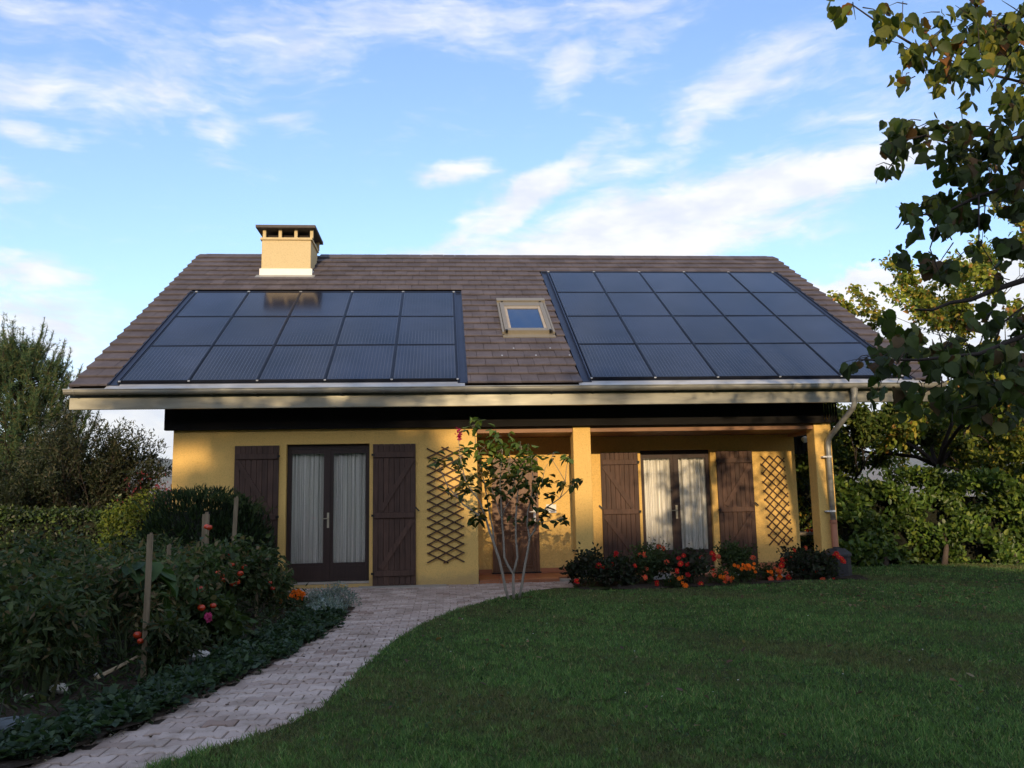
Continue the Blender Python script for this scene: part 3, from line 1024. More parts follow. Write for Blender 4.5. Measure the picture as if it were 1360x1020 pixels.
pmesh = panel_mesh()
for (x0, rows, nm, lab) in ((LX0, 3, 'solar_array', 'smaller left array of fifteen dark panels'), (RXA, 4, 'solar_array', 'larger right array of twenty dark panels')):
    T1 = T0 + rows * PH
    base = MB().obox(rp(x0 + 2.5 * PW, (T0 + T1) / 2, 0.015), AX, AT, AN, 2.5 * PW, rows * PH / 2, 0.012)
    side = 0.155
    # raised side flashings, top flashing, bottom rail
    for sgn, xc in ((-1, x0 - side / 2), (1, x0 + 5 * PW + side / 2)):
        base.obox(rp(xc, (T0 + T1) / 2 + 0.02, 0.018), AX, AT, AN, side / 2, rows * PH / 2 + 0.07, 0.008)
        base.obox(rp(xc - sgn * side * 0.36, (T0 + T1) / 2, 0.045), AX, AT, AN, 0.012, rows * PH / 2 + 0.01, 0.03)
        base.obox(rp(xc + sgn * side * 0.46, (T0 + T1) / 2 + 0.02, 0.03), AX, AT, AN, 0.008, rows * PH / 2 + 0.07, 0.016)
    base.obox(rp(x0 + 2.5 * PW, T1 + 0.045, 0.022), AX, AT, AN, 2.5 * PW + side, 0.045, 0.010)
    base.obox(rp(x0 + 2.5 * PW, T1 + 0.095, 0.035), AX, AT, AN, 2.5 * PW + side, 0.010, 0.022)
    arr = base.build(nm, M['flash'], house)
    tag(arr, lab)
    for r_ in range(rows):
        for c_ in range(5):
            p = Vector(rp(x0 + (c_ + 0.5) * PW, T0 + (r_ + 0.5) * PH, 0.058))
            o = link_mesh('solar_panel', pmesh, arr, p - wloc(arr), (SL + random.uniform(-0.003, 0.003), random.uniform(-0.003, 0.003), 0))
    for c_ in range(6):
        MB().obox(rp(x0 + c_ * PW, T1 + 0.01, 0.075), AX, AT, AN, 0.022, 0.016, 0.010).build('clamp', M['zincl'], arr)
        MB().obox(rp(x0 + c_ * PW, T0 - 0.005, 0.070), AX, AT, AN, 0.016, 0.010, 0.008).build('clamp', M['zincl'], arr)
        if 0 < c_ < 5:
            MB().obox(rp(x0 + c_ * PW, (T0 + T1) / 2, 0.080), AX, AT, AN, 0.010, rows * PH / 2, 0.004).build('cover_strip', M['pframe'], arr)
    arrays.append((x0 - side, x0 + 5 * PW + side, T0 - 0.2, T1 + 0.10))

# ---- roof tiles
TW, TH = 0.2665, 0.3455


def tile_mesh(w, L, th=0.020):
    m = MB()
    w = w / 2 - 0.0030; b = 0.006
    # cross section along t: rounded nose at lower edge (t = 0)
    sec = [(0.0, -0.004), (0.0, th - b), (b, th), (L, th - 0.010), (L, th - 0.028)]
    v = [(-w, t_, z_) for t_, z_ in sec] + [(w, t_, z_) for t_, z_ in sec]
    f = [(0, 1, 6, 5)[::-1], (1, 2, 7, 6)[::-1], (2, 3, 8, 7)[::-1], (3, 4, 9, 8)[::-1], (0, 1, 2, 3, 4)[::-1], (5, 6, 7, 8, 9)]
    m.add(v, f)
    return m.mesh('roof_tile', M['tile'])


tmesh = tile_mesh(TW, TH + 0.06, 0.026)


def verge_mesh(side):
    m = MB(); L = TH + 0.05; th = 0.026; w = 0.075; b = 0.006
    sec = [(0.0, -0.012), (0.0, th - b), (b, th), (L, th - 0.014), (L, th - 0.03)]
    v = [(-w, t_, z_) for t_, z_ in sec] + [(w, t_, z_) for t_, z_ in sec]
    m.add(v, [(0, 1, 6, 5)[::-1], (1, 2, 7, 6)[::-1], (2, 3, 8, 7)[::-1], (3, 4, 9, 8)[::-1], (0, 1, 2, 3, 4)[::-1], (5, 6, 7, 8, 9)])
    m.obox((side * 0.066, L / 2 - 0.01, -0.045), (1, 0, 0), (0, 1, 0), (0, 0, 1), 0.008, L / 2 - 0.02, 0.050)
    return m.mesh('verge_tile', M['tile'])


vmesh, vmesh2 = verge_mesh(-1), verge_mesh(1)
rwx0, rwx1, rwt0, rwt1 = 1.06, 2.0, 2.02, 4.02
TILT = 0.082


def free_spans(x0, x1, t):
    """what is left of a tile x0..x1 in the course at t once arrays, roof window and chimney are cut out"""
    spans = [(x0, x1)]
    cuts = [(a, b) for (a, b, c, d) in arrays if t + 0.03 < d and t + TH > c]
    if rwt0 - 0.02 < t + TH * 0.6 and t + 0.05 < rwt1: cuts.append((rwx0, rwx1))
    if t + TH * 0.4 > 6.0: cuts.append((-3.86, -2.84))
    for (a, b) in cuts:
        ns = []
        for (p, q) in spans:
            if q <= a or p >= b: ns.append((p, q)); continue
            if p < a: ns.append((p, a - 0.003))
            if q > b: ns.append((b + 0.003, q))
        spans = ns
    return [sp for sp in spans if sp[1] - sp[0] > 0.035]


tiles = []
row = 0; t = 0.0
rows_t = []
while t < RT - 0.12:
    off = TW / 2 if row % 2 else 0.0
    x = RX0 + 0.15 - off
    while x < RX1 - 0.15:
        for (p, q) in free_spans(max(x, RX0 + 0.15), min(x + TW, RX1 - 0.15), t):
            tiles.append(((p + q) / 2, t, (q - p) / TW))
        x += TW
    rows_t.append(t); t += TH; row += 1
base_r = wloc(roof_o)
tiles.sort(key=lambda q: q[1])
late = MB(); cnt = 0
lim = 256
Rm = Matrix.Rotation(SL - TILT, 3, 'X')
for (x, t, sx) in tiles:
    j = random.uniform(-0.004, 0.004)
    p = Vector(rp(x, t + j, 0.034))
    if cnt < lim:
        o = link_mesh('roof_tile', tmesh, roof_o, p - base_r, (SL - TILT + random.uniform(-0.010, 0.010), random.uniform(-0.008, 0.008), random.uniform(-0.006, 0.006)))
        o.scale = (sx, 1, 1)
        cnt += 1
    else:
        dz = random.uniform(-0.002, 0.002)
        late.add([Rm @ Vector((v.co.x * sx, v.co.y, v.co.z + dz)) + p for v in tmesh.vertices], [tuple(f.vertices) for f in tmesh.polygons])
tag(late.build('upper_tile_field', M['tile2'], roof_o), kind='stuff')
for t in rows_t:
    for (xx, me) in ((RX0 + 0.075, vmesh), (RX1 - 0.075, vmesh2)):
        link_mesh('verge_tile', me, roof_o, Vector(rp(xx, t, 0.034)) - base_r, (SL - TILT, 0, random.uniform(-0.008, 0.008)))
# ridge
x = RX0 + 0.02
while x < RX1 - 0.05:
    m = MB(); L = 0.42; r0 = 0.10
    for s_, rr in ((0, r0), (1, r0 * 0.94)):
        pass
    vs = []
    for xx, rr in ((x, 0.105), (min(x + L, RX1), 0.097)):
        for k in range(7):
            a = math.radians(10 + 160 * k / 6)
            vs.append((xx, ry + 0.005 - rr * 1.25 * math.cos(a), EZ + RT * sS - 0.065 + rr * math.sin(a)))
    m.add(vs, [(k, k + 1, 7 + k + 1, 7 + k) for k in range(6)] + [tuple(range(7))[::-1]])
    m.build('ridge_tile', M['tile'], roof_o)
    x += 0.395
MB().box(2.33, 2.87, ry + 0.1, ry + 0.35, EZ + RT * sS - 0.15, EZ + RT * sS + 0.085).build('ridge_vent', M['conc'], roof_o)
for (x, t) in ((1.20, 1.42), (1.83, 1.42), (2.45 - 0.1, 1.42), (0.98, 1.09), (1.55, 1.09), (2.12, 1.09), (-3.1, 6.2)):
    if x < 2.3: MB().obox(rp(x, t, 0.045), AX, AT, AN, 0.012, 0.02, 0.014).build('snow_hook', M['zincl'], roof_o)

# ---- roof window
rw = MB()
rw.obox(rp((rwx0 + rwx1) / 2, (rwt0 + rwt1) / 2 - 0.02, 0.032), AX, AT, AN, (rwx1 - rwx0) / 2, (rwt1 - rwt0) / 2 , 0.012)
roofwin = rw.build('roof_window', M['rwin'], roof_o)
fx0, fx1, ft0, ft1 = 1.10, 1.95, 2.16, 3.78
fr = MB()
for (a, b, c, d, h) in ((fx0, fx0 + 0.075, ft0, ft1, 0.075), (fx1 - 0.075, fx1, ft0, ft1, 0.075), (fx0 + 0.077, fx1 - 0.077, ft0, ft0 + 0.12, 0.070), (fx0 + 0.077, fx1 - 0.077, ft1 - 0.22, ft1, 0.070)):
    fr.obox(rp((a + b) / 2, (c + d) / 2, 0.044 + h / 2), AX, AT, AN, (b - a) / 2, (d - c) / 2, h / 2)
fr.obox(rp((fx0 + fx1) / 2, ft1 + 0.10, 0.11), AX, AT, AN, (fx1 - fx0) / 2 + 0.05, 0.075, 0.03)
fr.obox(rp(fx0 - 0.03, (ft0 + ft1) / 2, 0.085), AX, AT, AN, 0.018, (ft1 - ft0) / 2 + 0.05, 0.022)
fr.obox(rp(fx1 + 0.03, (ft0 + ft1) / 2, 0.085), AX, AT, AN, 0.018, (ft1 - ft0) / 2 + 0.05, 0.022)
fr.build('sash_frame', M['rwin'], roofwin)
sash = MB()
for (a, b, c, d) in ((fx0 + 0.077, fx0 + 0.125, ft0 + .122, ft1 - .222), (fx1 - 0.125, fx1 - 0.077, ft0 + .122, ft1 - .222), (fx0 + .127, fx1 - .127, ft0 + .122, ft0 + .17), (fx0 + .127, fx1 - .127, ft1 - .30, ft1 - .222)):
    sash.obox(rp((a + b) / 2, (c + d) / 2, 0.085), AX, AT, AN, (b - a) / 2, (d - c) / 2, 0.012)
sash.build('sash', M['conc'], roofwin)
MB().obox(rp((fx0 + fx1) / 2, (ft0 + ft1) / 2 - 0.05, 0.072), AX, AT, AN, 0.31, 0.66, 0.004).build('pane', M['rglass'], roofwin)
for (a, b) in ((fx0 + 0.03, ft0 + 0.0), (fx1 - 0.03, ft0 + 0.0), (fx0 + 0.05, ft1 + 0.0), (fx1 - 0.05, ft1 + 0.0)):
    MB().obox(rp(a, b, 0.10), AX, AT, AN, 0.022, 0.03, 0.026).build('corner_cap', M['iron'], roofwin)

# ---- chimney
cy0 = 4.20; cz0 = EZ + (cy0 - EY) / cS * sS
ch = MB().box(-3.87, -2.83, cy0, cy0 + 0.95, cz0 - 0.1, 6.95, 0.008)
chim = ch.build('chimney', M['chim'], roof_o)
MB().box(-3.905, -2.795, cy0 - 0.02, cy0 + 0.97, cz0 + 0.02, 6.315, 0.004).build('base_flashing', M['flashw'], chim)
MB().obox(rp(-3.35, (cy0 - EY) / cS - 0.12, 0.035), AX, AT, AN, 0.62, 0.14, 0.008).build('lead_apron', M['zinc'], chim)
MB().box(-3.90, -2.80, cy0 - 0.03, cy0 + 0.98, 6.952, 7.0).build('top_course', M['chim'], chim)
for i in range(4):
    for yy in (cy0 - 0.01, cy0 + 0.88):
        xx = -3.85 + i * (1.0 / 3) - 0.0
        MB().box(xx, xx + 0.065, yy, yy + 0.08, 7.002, 7.185).build('cap_pillar', M['chim'], chim)
MB().box(-3.80, -2.90, cy0 + 0.15, cy0 + 0.8, 7.002, 7.10).build('flue', M['barkd'], chim)
cap = MB().box(-3.98, -2.72, cy0 - 0.14, cy0 + 1.09, 7.187, 7.245)
cap.build('cap_slab', M['capc'], chim)
for i in range(46):
    xx = -3.96 + random.random() * 1.22
    MBx = MB().box(xx, xx + random.uniform(.02, .05), cy0 - 0.13 + random.random() * 1.1, cy0 + random.random() * 1.0, 7.246, 7.246 + random.uniform(.006, .02))
    if i < 14: MBx.build('mortar_lump', M['capc'], chim)

# ---- downpipe
px_ = 6.545
dp = MB()
dp.tube([(px_, GYc, 2.95), (px_, GYc + 0.0, 2.86), (px_, -0.84, 2.72), (px_ - 0.01, -0.80, 2.64), (px_ - 0.13, -0.14, 2.22), (px_ - 0.14, -0.085, 2.12), (6.405, -0.082, 2.02), (6.405, -0.082, 0.80)], 0.043, 14)
dpo = dp.build('downpipe', M['zinc'], house, smooth=True)
MB().tube([(6.408, -0.082, 0.83), (6.408, -0.082, -0.05)], 0.052, 14).build('terracotta_pipe', M['terrap'], dpo, smooth=True)
MB().tube([(6.408, -0.082, 0.80), (6.408, -0.082, 0.86)], 0.058, 14).build('pipe_collar', M['terrap'], dpo)
for zz in (1.9, 1.0):
    b = MB().tube([(6.405, -0.082, zz - 0.015), (6.405, -0.082, zz + 0.015)], 0.049, 14)
    b.box(6.30, 6.36, -0.10, -0.002, zz - 0.01, zz + 0.012)
    b.build('pipe_clip', M['white'], dpo)
MB().tube([(px_, GYc, 2.94), (px_, GYc, 2.84)], [0.06, 0.045], 14).build('gutter_outlet', M['zinc'], dpo)


# ---- french windows
def french(x0, x1, z0, z1, yf, label, glass_top_l=None):
    fw = thing('fw', '', '', (0, 0, 0)) if False else None
    m = MB()
    t_ = 0.055
    m.box(x0, x0 + t_, yf, yf + 0.07, z0, z1); m.box(x1 - t_, x1, yf, yf + 0.07, z0, z1)
    m.box(x0 + t_, x1 - t_, yf, yf + 0.07, z1 - 0.07, z1)
    fo = m.build('french_window', M['frame'], house)
    tag(fo, label)
    xm = (x0 + x1) / 2
    for (a, b, s) in ((x0 + t_ + 0.003, xm - 0.002, 0), (xm + 0.002, x1 - t_ - 0.003, 1)):
        l = MB(); st = 0.055; yy = yf + 0.006
        ia, ib = (a + 0.012, b - 0.075) if s == 0 else (a + 0.075, b - 0.012)
        iz0, iz1 = z0 + 0.29, z1 - 0.145
        l.box(a, ia, yy, yy + 0.045, z0 + 0.005, z1 - 0.075); l.box(ib, b, yy, yy + 0.045, z0 + 0.005, z1 - 0.075)
        l.box(ia, ib, yy, yy + 0.045, z0 + 0.005, iz0); l.box(ia, ib, yy, yy + 0.045, iz1, z1 - 0.075)
        # raised beading and kick panel moulding
        l.box(ia + 0.03, ib - 0.03, yy - 0.008, yy - 0.001, z0 + 0.07, iz0 - 0.05)
        l.build('door_leaf', M['frame'], fo)
        MB().box(ia + 0.001, ib - 0.001, yy + 0.020, yy + 0.024, iz0 + 0.001, iz1 - 0.001).build('pane', M['glass'], fo)
    MB().box(xm - 0.022, xm + 0.022, yf - 0.012, yf + 0.004, z0 + 0.02, z1 - 0.08).build('cover_bead', M['frame'], fo)
    h = MB().box(xm - 0.017, xm + 0.017, yf - 0.022, yf - 0.013, z0 + 0.84, z0 + 1.08)
    h.tube([(xm, yf - 0.02, z0 + 0.99), (xm, yf - 0.06, z0 + 0.99), (xm - 0.10, yf - 0.065, z0 + 0.985)], 0.009, 8)
    h.build('handle', M['brass'], fo)
    MB().box(x0 - 0.0, x1 + 0.0, yf - 0.06, yf + 0.10, z0 - 0.035, z0 - 0.002).build('threshold', M['conc'], fo)
    return fo


french(DL + 0.004, DR - 0.004, 0.055, DT - 0.004, 0.10, 'left window door, curtains in cool shade')
french(RL + 0.004, RR - 0.004, 0.065, RTP - 0.004, YB + 0.085, 'porch window door with dappled sun')


def curtain(x0, x1, z0, z1, y, label, seed):
    r = np.random.default_rng(seed)
    nx = 150; v = []; f = []
    ph = r.uniform(0, 6.28, 6)
    zs = np.linspace(z0, z1, 7)
    for z in zs:
        q = (z - z0) / (z1 - z0)
        for i in range(nx):
            u = i / (nx - 1)
            x = x0 + (x1 - x0) * u
            dy = 0.022 * math.sin(u * 44 + ph[0] + 0.9 * math.sin(u * 9 + ph[1]) + q * 0.6) + 0.012 * math.sin(u * 97 + ph[2] + 2 * math.sin(u * 13)) + 0.010 * math.sin(u * 17 + ph[3] - q)
            v.append((x + 0.006 * math.sin(u * 60 + q * 3) , y + dy * (1.25 - 0.4 * q), z))
    for j in range(6):
        for i in range(nx - 1):
            f.append((j * nx + i, j * nx + i + 1, (j + 1) * nx + i + 1, (j + 1) * nx + i))
    m = MB(); m.add(v, f)
    o = m.build('curtain', M['curt'], None, smooth=True, origin=((x0 + x1) / 2, y, z0))
    tag(o, label, 'curtain', 'sheer curtains behind the window doors')


curtain(-2.47, -1.885, 0.10, 2.20, 0.205, 'pale pleated curtain behind the left pane of the left window door', 1)
curtain(-1.81, -1.235, 0.10, 2.20, 0.205, 'pale pleated curtain behind the right pane of the left window door', 2)
curtain(3.57, 4.12, 0.10, 2.12, YB + 0.190, 'pale pleated curtain behind the left pane of the porch window door', 3)
curtain(4.19, 4.75, 0.10, 2.12, YB + 0.190, 'pale pleated curtain behind the right pane of the porch window door', 4)


# ---- shutters
def shutter(x0, x1, z0, z1, y, hinge, label):
    so = MB().box(x0 + 0.02, x1 - 0.02, y + 0.026, y + 0.032, z0 + 0.02, z1 - 0.02).build('shutter', M['shut'], house)
    tag(so, label)
    n = 8; w = (x1 - x0) / n
    for i in range(n):
        dy = random.uniform(-0.0015, 0.0015)
        MB().box(x0 + i * w + 0.0018, x0 + (i + 1) * w - 0.0018, y + dy, y + 0.025, z0 + random.uniform(0, .004), z1 - random.uniform(0, .004), 0.003).build('board', M['shut'], so)
    zb = [z1 - 0.13 - 0.045, z0 + (z1 - z0) * 0.49, z0 + 0.19]
    for z in zb:
        MB().box(x0 + 0.02, x1 - 0.02, y - 0.026, y - 0.002, z - 0.045, z + 0.045, 0.004).build('batten', M['shut'], so)
    for (za, zc) in ((zb[0] - 0.045, zb[1] + 0.045), (zb[1] - 0.045, zb[2] + 0.045)):
        top = x1 - 0.05 if hinge == 'l' else x0 + 0.05
        bot = x0 + 0.13 if hinge == 'l' else x1 - 0.13
        MB().bar((top, y - 0.013, za - 0.03), (bot, y - 0.013, zc + 0.03), 0.075, 0.020).build('brace', M['shut'], so)
    hx = x0 - 0.02 if hinge == 'l' else x1 + 0.02
    for z in zb:
        MB().box(min(hx, (x0 if hinge == 'l' else x1) + (0.03 if hinge == 'l' else -0.03)), max(hx, (x0 if hinge == 'l' else x1) + (0.03 if hinge == 'l' else -0.03)), y - 0.034, y - 0.027, z - 0.018, z + 0.018).build('hinge', M['iron'], so)
    ex = x1 + 0.025 if hinge == 'l' else x0 - 0.025
    MB().bar((ex - 0.03, y - 0.02, zb[1] + 0.12), (ex + 0.03, y - 0.03, zb[1] + 0.06), 0.022, 0.012).build('catch', M['iron'], so)


shutter(-3.316, -2.623, 0.0, 2.215, -0.045, 'r', 'leftmost shutter, half hidden by the bush')
shutter(-1.141, -0.458, -0.02, 2.215, -0.045, 'l', 'shutter beside the taller trellis')
shutter(2.784, 3.462, 0.04, 2.10, YB - 0.045, 'r', 'porch shutter beside the column')
shutter(4.90, 5.566, 0.04, 2.10, YB - 0.045, 'l', 'porch shutter beside the smaller trellis')

# ---- front door
fd = MB()
dx0, dx1, dz0, dz1 = 0.835, 1.655, 0.03, 2.02
fd.box(dx0, dx0 + 0.05, YB - 0.03, YB - 0.001, dz0, dz1); fd.box(dx1 - 0.05, dx1, YB - 0.03, YB - 0.001, dz0, dz1); fd.box(dx0 + .05, dx1 - .05, YB - 0.03, YB - 0.001, dz1 - 0.05, dz1)
fdo = fd.build('front_door', M['door'], house)
lf = MB().box(dx0 + 0.052, dx1 - 0.052, YB - 0.018, YB - 0.001, dz0 + 0.002, dz1 - 0.052)
lf.build('door_leaf', M['door'], fdo)
for (za, zb_) in ((0.13, 0.76), (0.86, 1.10), (1.20, 1.90)):
    for (xa, xb_) in ((dx0 + 0.10, (dx0 + dx1) / 2 - 0.03), ((dx0 + dx1) / 2 + 0.03, dx1 - 0.10)):
        if za == 0.86 and xa > 1.0: continue
        if za == 0.86: xa, xb_ = dx0 + 0.10, dx1 - 0.10
        p = MB(); y_ = YB - 0.018
        for k, ins in enumerate((0.0, 0.045)):
            a, b, c, d = xa + ins, xb_ - ins, za + ins, zb_ - ins; w = 0.018
            p.box(a, b, y_ - 0.024, y_ - 0.0005, c, c + w); p.box(a, b, y_ - 0.024, y_ - 0.0005, d - w, d)
            p.box(a, a + w, y_ - 0.024, y_ - 0.0005, c + w, d - w); p.box(b - w, b, y_ - 0.024, y_ - 0.0005, c + w, d - w)
        p.box(xa + 0.07, xb_ - 0.07, y_ - 0.016, y_ - 0.0005, za + 0.07, zb_ - 0.07)
        p.build('door_panel', M['door'], fdo)
h = MB().box(dx1 - 0.095, dx1 - 0.055, YB - 0.040, YB - 0.019, 0.90, 1.17)
h.tube([(dx1 - 0.075, YB - 0.03, 1.08), (dx1 - 0.075, YB - 0.075, 1.08), (dx1 - 0.17, YB - 0.08, 1.075)], 0.010, 8)
h.build('handle', M['white'], fdo)
MB().box(1.79, 1.97, YB - 0.025, YB - 0.001, 1.05, 1.20, 0.004).build('letter_plate', M['white'], house)
MB().box(dx0 - .02, dx1 + .02, YB - 0.08, YB - 0.031, 0.023, 0.045).build('door_sill', M['iron'], house)
for z in (2.02,):
    MB().tube([(7.13, 2.598, 2.40), (7.13, 2.50, 2.38), (7.13, 2.46, 2.36)], [0.035, 0.07, 0.05], 12).build('porch_lamp', M['white'], house)


# ---- trellises: each slat is a piece of its own
def trellis(x0, x1, z0, z1, y, dx, dz, lean, label, name='trellis', jut=0.018):
    root = thing(name, label, 'trellis', ((x0 + x1) / 2, y, z0))
    W_, H_ = x1 - x0, z1 - z0
    sl = dz / dx
    segs = []
    for sgn in (1, -1):
        k = -40
        while k < 60:
            c = z0 + k * dz          # line z = c + sgn*sl*(x-x0) [period dz]
            xa, xb_ = x0 - jut, x1 + jut
            za = c + sgn * sl * (xa - x0); zc = c + sgn * sl * (xb_ - x0)
            # clip to height
            def clip(xa, za, xb_, zc):
                lo, hi = z0 - 0.02, z1 + 0.02
                if max(za, zc) < lo or min(za, zc) > hi: return None
                P0, P1 = [xa, za], [xb_, zc]
                for P, Q in ((P0, P1), (P1, P0)):
                    if P[1] < lo: P[0] += (lo - P[1]) / (Q[1] - P[1]) * (Q[0] - P[0]); P[1] = lo
                    if P[1] > hi: P[0] += (hi - P[1]) / (Q[1] - P[1]) * (Q[0] - P[0]); P[1] = hi
                if abs(P0[0] - P1[0]) < 0.08: return None
                return P0, P1
            s = clip(xa, za, xb_, zc)
            if s: segs.append((s, sgn))
            k += 1
    for (P0, P1), sgn in segs:
        yy = y - (0.012 if sgn > 0 else 0.0)
        def L(p): return (p[0] + lean * (z1 - p[1]) / H_, yy, p[1])
        MB().bar(L(P0), L(P1), 0.022, 0.009).build('slat', M['trel'], root)
    return root


trellis(-0.262, 0.292, 0.325, 2.135, -0.018, 0.278, 0.1385, 0.0, 'tall brown diamond trellis on the yellow wall left of the porch')
trellis(5.735, 6.15, 0.42, 1.98, YB - 0.012, 0.158, 0.158, 0.075, 'smaller brown diamond trellis on the porch wall by the right shutter')

# ---- things at the foot of the right porch
g = MB()
g.box(4.78, 5.22, -0.10, -0.04, -0.10, 0.075)
vg = thing('vent_grille', 'dark slatted vent grille at the foot of the porch behind orange flowers', 'vent', (5.0, -0.1, -0.1))
MB().box(4.78, 5.22, -0.05, -0.02, -0.10, 0.075).build('backing', M['iron'], vg)
for k in range(5):
    MB().box(4.80, 5.20, -0.085, -0.055, -0.09 + k * 0.034, -0.07 + k * 0.034).build('louvre', M['plast'], vg)
for (x0, x1, y0, y1, z0, z1, lab) in ((4.52, 4.74, -0.22, -0.03, -0.12, 0.06, 'rough pale stone block left of the dark vent grille'),
                                      (5.26, 5.55, -0.25, -0.06, -0.12, 0.0, 'flat pale stone block right of the dark vent grille'),
                                      (3.30, 3.62, -0.20, -0.02, -0.12, 0.08, 'pale stone block behind the red dahlias under the porch window'),
                                      (5.60, 5.92, -0.35, -0.10, 0.0, 0.06, 'white rounded slab beside the dark bin')):
    m = MB().box(x0, x1, y0, y1, z0, z1, 0.02)
    m.v = [(a + random.uniform(-.012, .012), b + random.uniform(-.012, .012), c + random.uniform(-.01, .01)) for a, b, c in m.v]
    tag(m.build('stone_block', M['stone'], None, origin=((x0 + x1) / 2, (y0 + y1) / 2, z0)), lab, 'stone')
# concrete strip (grid frame) under the shutter left
tag(MB().box(-1.35, 0.02, -0.34, -0.012, -0.07, -0.022).build('concrete_slab', M['conc'], None, origin=(-0.7, -0.2, -0.07)), 'grey concrete slab on the ground below the shutter by the trellis', 'slab')

# dark ribbed garden bin
def bin_():
    root = thing('garden_bin', 'dark grey ribbed plastic bin with faceted lid by the corner post', 'bin', (6.27, -0.42, gz(-.42)))
    cx, cy, z0 = 6.27, -0.42, gz(-.42)
    def ring(r, z, n=8): return [(cx + r * math.cos(2 * math.pi * (k + .5) / n), cy + r * math.sin(2 * math.pi * (k + .5) / n), z) for k in range(n)]
    m = MB(); lv = []
    z = z0; prof = []
    for k in range(5):
        prof += [(0.212 - 0.002 * k, z), (0.212 - 0.002 * k, z + 0.05), (0.200, z + 0.055), (0.200, z + 0.065)]; z += 0.066
    v = []; f = []
    for r_, zz in prof: v += ring(r_, zz)
    for i in range(len(prof) - 1):
        for k in range(8): f.append((i * 8 + k, i * 8 + (k + 1) % 8, (i + 1) * 8 + (k + 1) % 8, (i + 1) * 8 + k))
    m.add(v, f); m.build('bin_body', M['plast'], root)
    m = MB(); pr = [(0.225, z - 0.005), (0.225, z + 0.03), (0.21, z + 0.05), (0.13, z + 0.115), (0.0001, z + 0.12)]
    v = []; f = []
    for r_, zz in pr: v += ring(r_, zz)
    for i in range(len(pr) - 1):
        for k in range(8): f.append((i * 8 + k, i * 8 + (k + 1) % 8, (i + 1) * 8 + (k + 1) % 8, (i + 1) * 8 + k))
    m.add(v, f); m.build('lid', M['plast'], root)
    MB().box(cx - 0.05, cx + 0.05, cy - 0.02, cy + 0.02, z + 0.12, z + 0.14).build('lid_grip', M['plast'], root)


bin_()
# table seen through the open side of the porch
tb = thing('garden_table', 'small grey garden table seen through the gap beside the right post', 'table', (7.5, 3.2, -0.05))
MB().box(6.95, 8.1, 2.85, 3.6, 0.50, 0.55).build('tabletop', M['conc'], tb)
for a in (7.0, 8.02):
    for b in (2.9, 3.52):
        MB().box(a, a + 0.05, b, b + 0.05, -0.15, 0.50).build('leg', M['iron'], tb)
for i, (a, c) in enumerate(((7.28, (0.6, 0.18, 0.03)), (7.36, (0.7, 0.3, 0.05)))):
    m = MB(); pts = []
    for k in range(7):
        an = math.pi * k / 6; pts.append(((a, 3.0, 0.552 + 0.035 - 0.035 * math.cos(an)), 0.036 * max(0.05, math.sin(an))))
    m.tube([p[0] for p in pts], [p[1] for p in pts], 10)
    tag(m.build('pumpkin', M['tomato'], None, smooth=True, origin=(a, 3.0, 0.552)), 'small orange gourd on the grey table, %s one' % ('left' if i == 0 else 'right'), 'gourd', 'gourds on the garden table')

#@@VEG
# ================================================================ VEGETATION
G_DARK = [(0.020, 0.034, 0.010), (0.030, 0.050, 0.014), (0.045, 0.070, 0.020)]
G_MID = [(0.045, 0.080, 0.018), (0.065, 0.11, 0.024), (0.090, 0.13, 0.030)]
G_LIME = [(0.13, 0.17, 0.022), (0.17, 0.20, 0.03), (0.10, 0.14, 0.02)]
G_GOLD = [(0.25, 0.22, 0.03), (0.30, 0.20, 0.03), (0.16, 0.17, 0.025)]
G_RUST = [(0.24, 0.09, 0.03), (0.18, 0.06, 0.03)]


def grow(start, dirv, length, r0, depth, spread=0.6, nseg=5, kids=(3, 5), shrink=0.68, gravity=0.0, wob=0.16, up=0.0, segs=None, tips=None, rnd=None):
    """recursive branching; returns branch polylines and twig points (pos, dir)"""
    rnd = rnd or random
    if segs is None: segs = []; tips = []
    p = Vector(start); d = Vector(dirv).normalized()
    pts = [p.copy()]; rad = [r0]
    for i in range(nseg):
        d = (d + Vector((rnd.gauss(0, wob), rnd.gauss(0, wob), rnd.gauss(0, wob) + up - gravity))).normalized()
        p = p + d * (length / nseg)
        pts.append(p.copy()); rad.append(r0 * (1 - 0.6 * (i + 1) / nseg))
    segs.append((pts, rad, depth))
    if depth <= 0:
        for i in range(1, len(pts)): tips.append((pts[i], (pts[i] - pts[i - 1]).normalized()))
        return segs, tips
    k = rnd.randint(*kids)
    for c in range(k):
        f = rnd.uniform(0.35, 1.0) if c else 1.0
        i = min(nseg, max(1, int(round(f * nseg))))
        bd = (pts[i] - pts[i - 1]).normalized()
        side = Vector((rnd.gauss(0, 1), rnd.gauss(0, 1), rnd.gauss(0, 0.8)))
        side = (side - bd * side.dot(bd)).normalized()
        nd = (bd + side * spread * rnd.uniform(0.7, 1.5)).normalized()
        grow(pts[i], nd, length * shrink * rnd.uniform(0.75, 1.2), rad[i] * 0.8, depth - 1, spread, nseg, kids, shrink, gravity, wob, up, segs, tips, rnd)
    return segs, tips


def wood(name, segs, mat, parent, n0=8):
    m = MB()
    for pts, rad, dep in segs:
        m.tube(pts, rad, max(3, n0 if dep > 1 else (5 if dep == 1 else 3)), caps=False)
    return m.build(name, mat, parent, smooth=True)


def tips_arr(tips):
    P = np.array([tuple(t[0]) for t in tips]); D = np.array([tuple(t[1]) for t in tips])
    return P, D


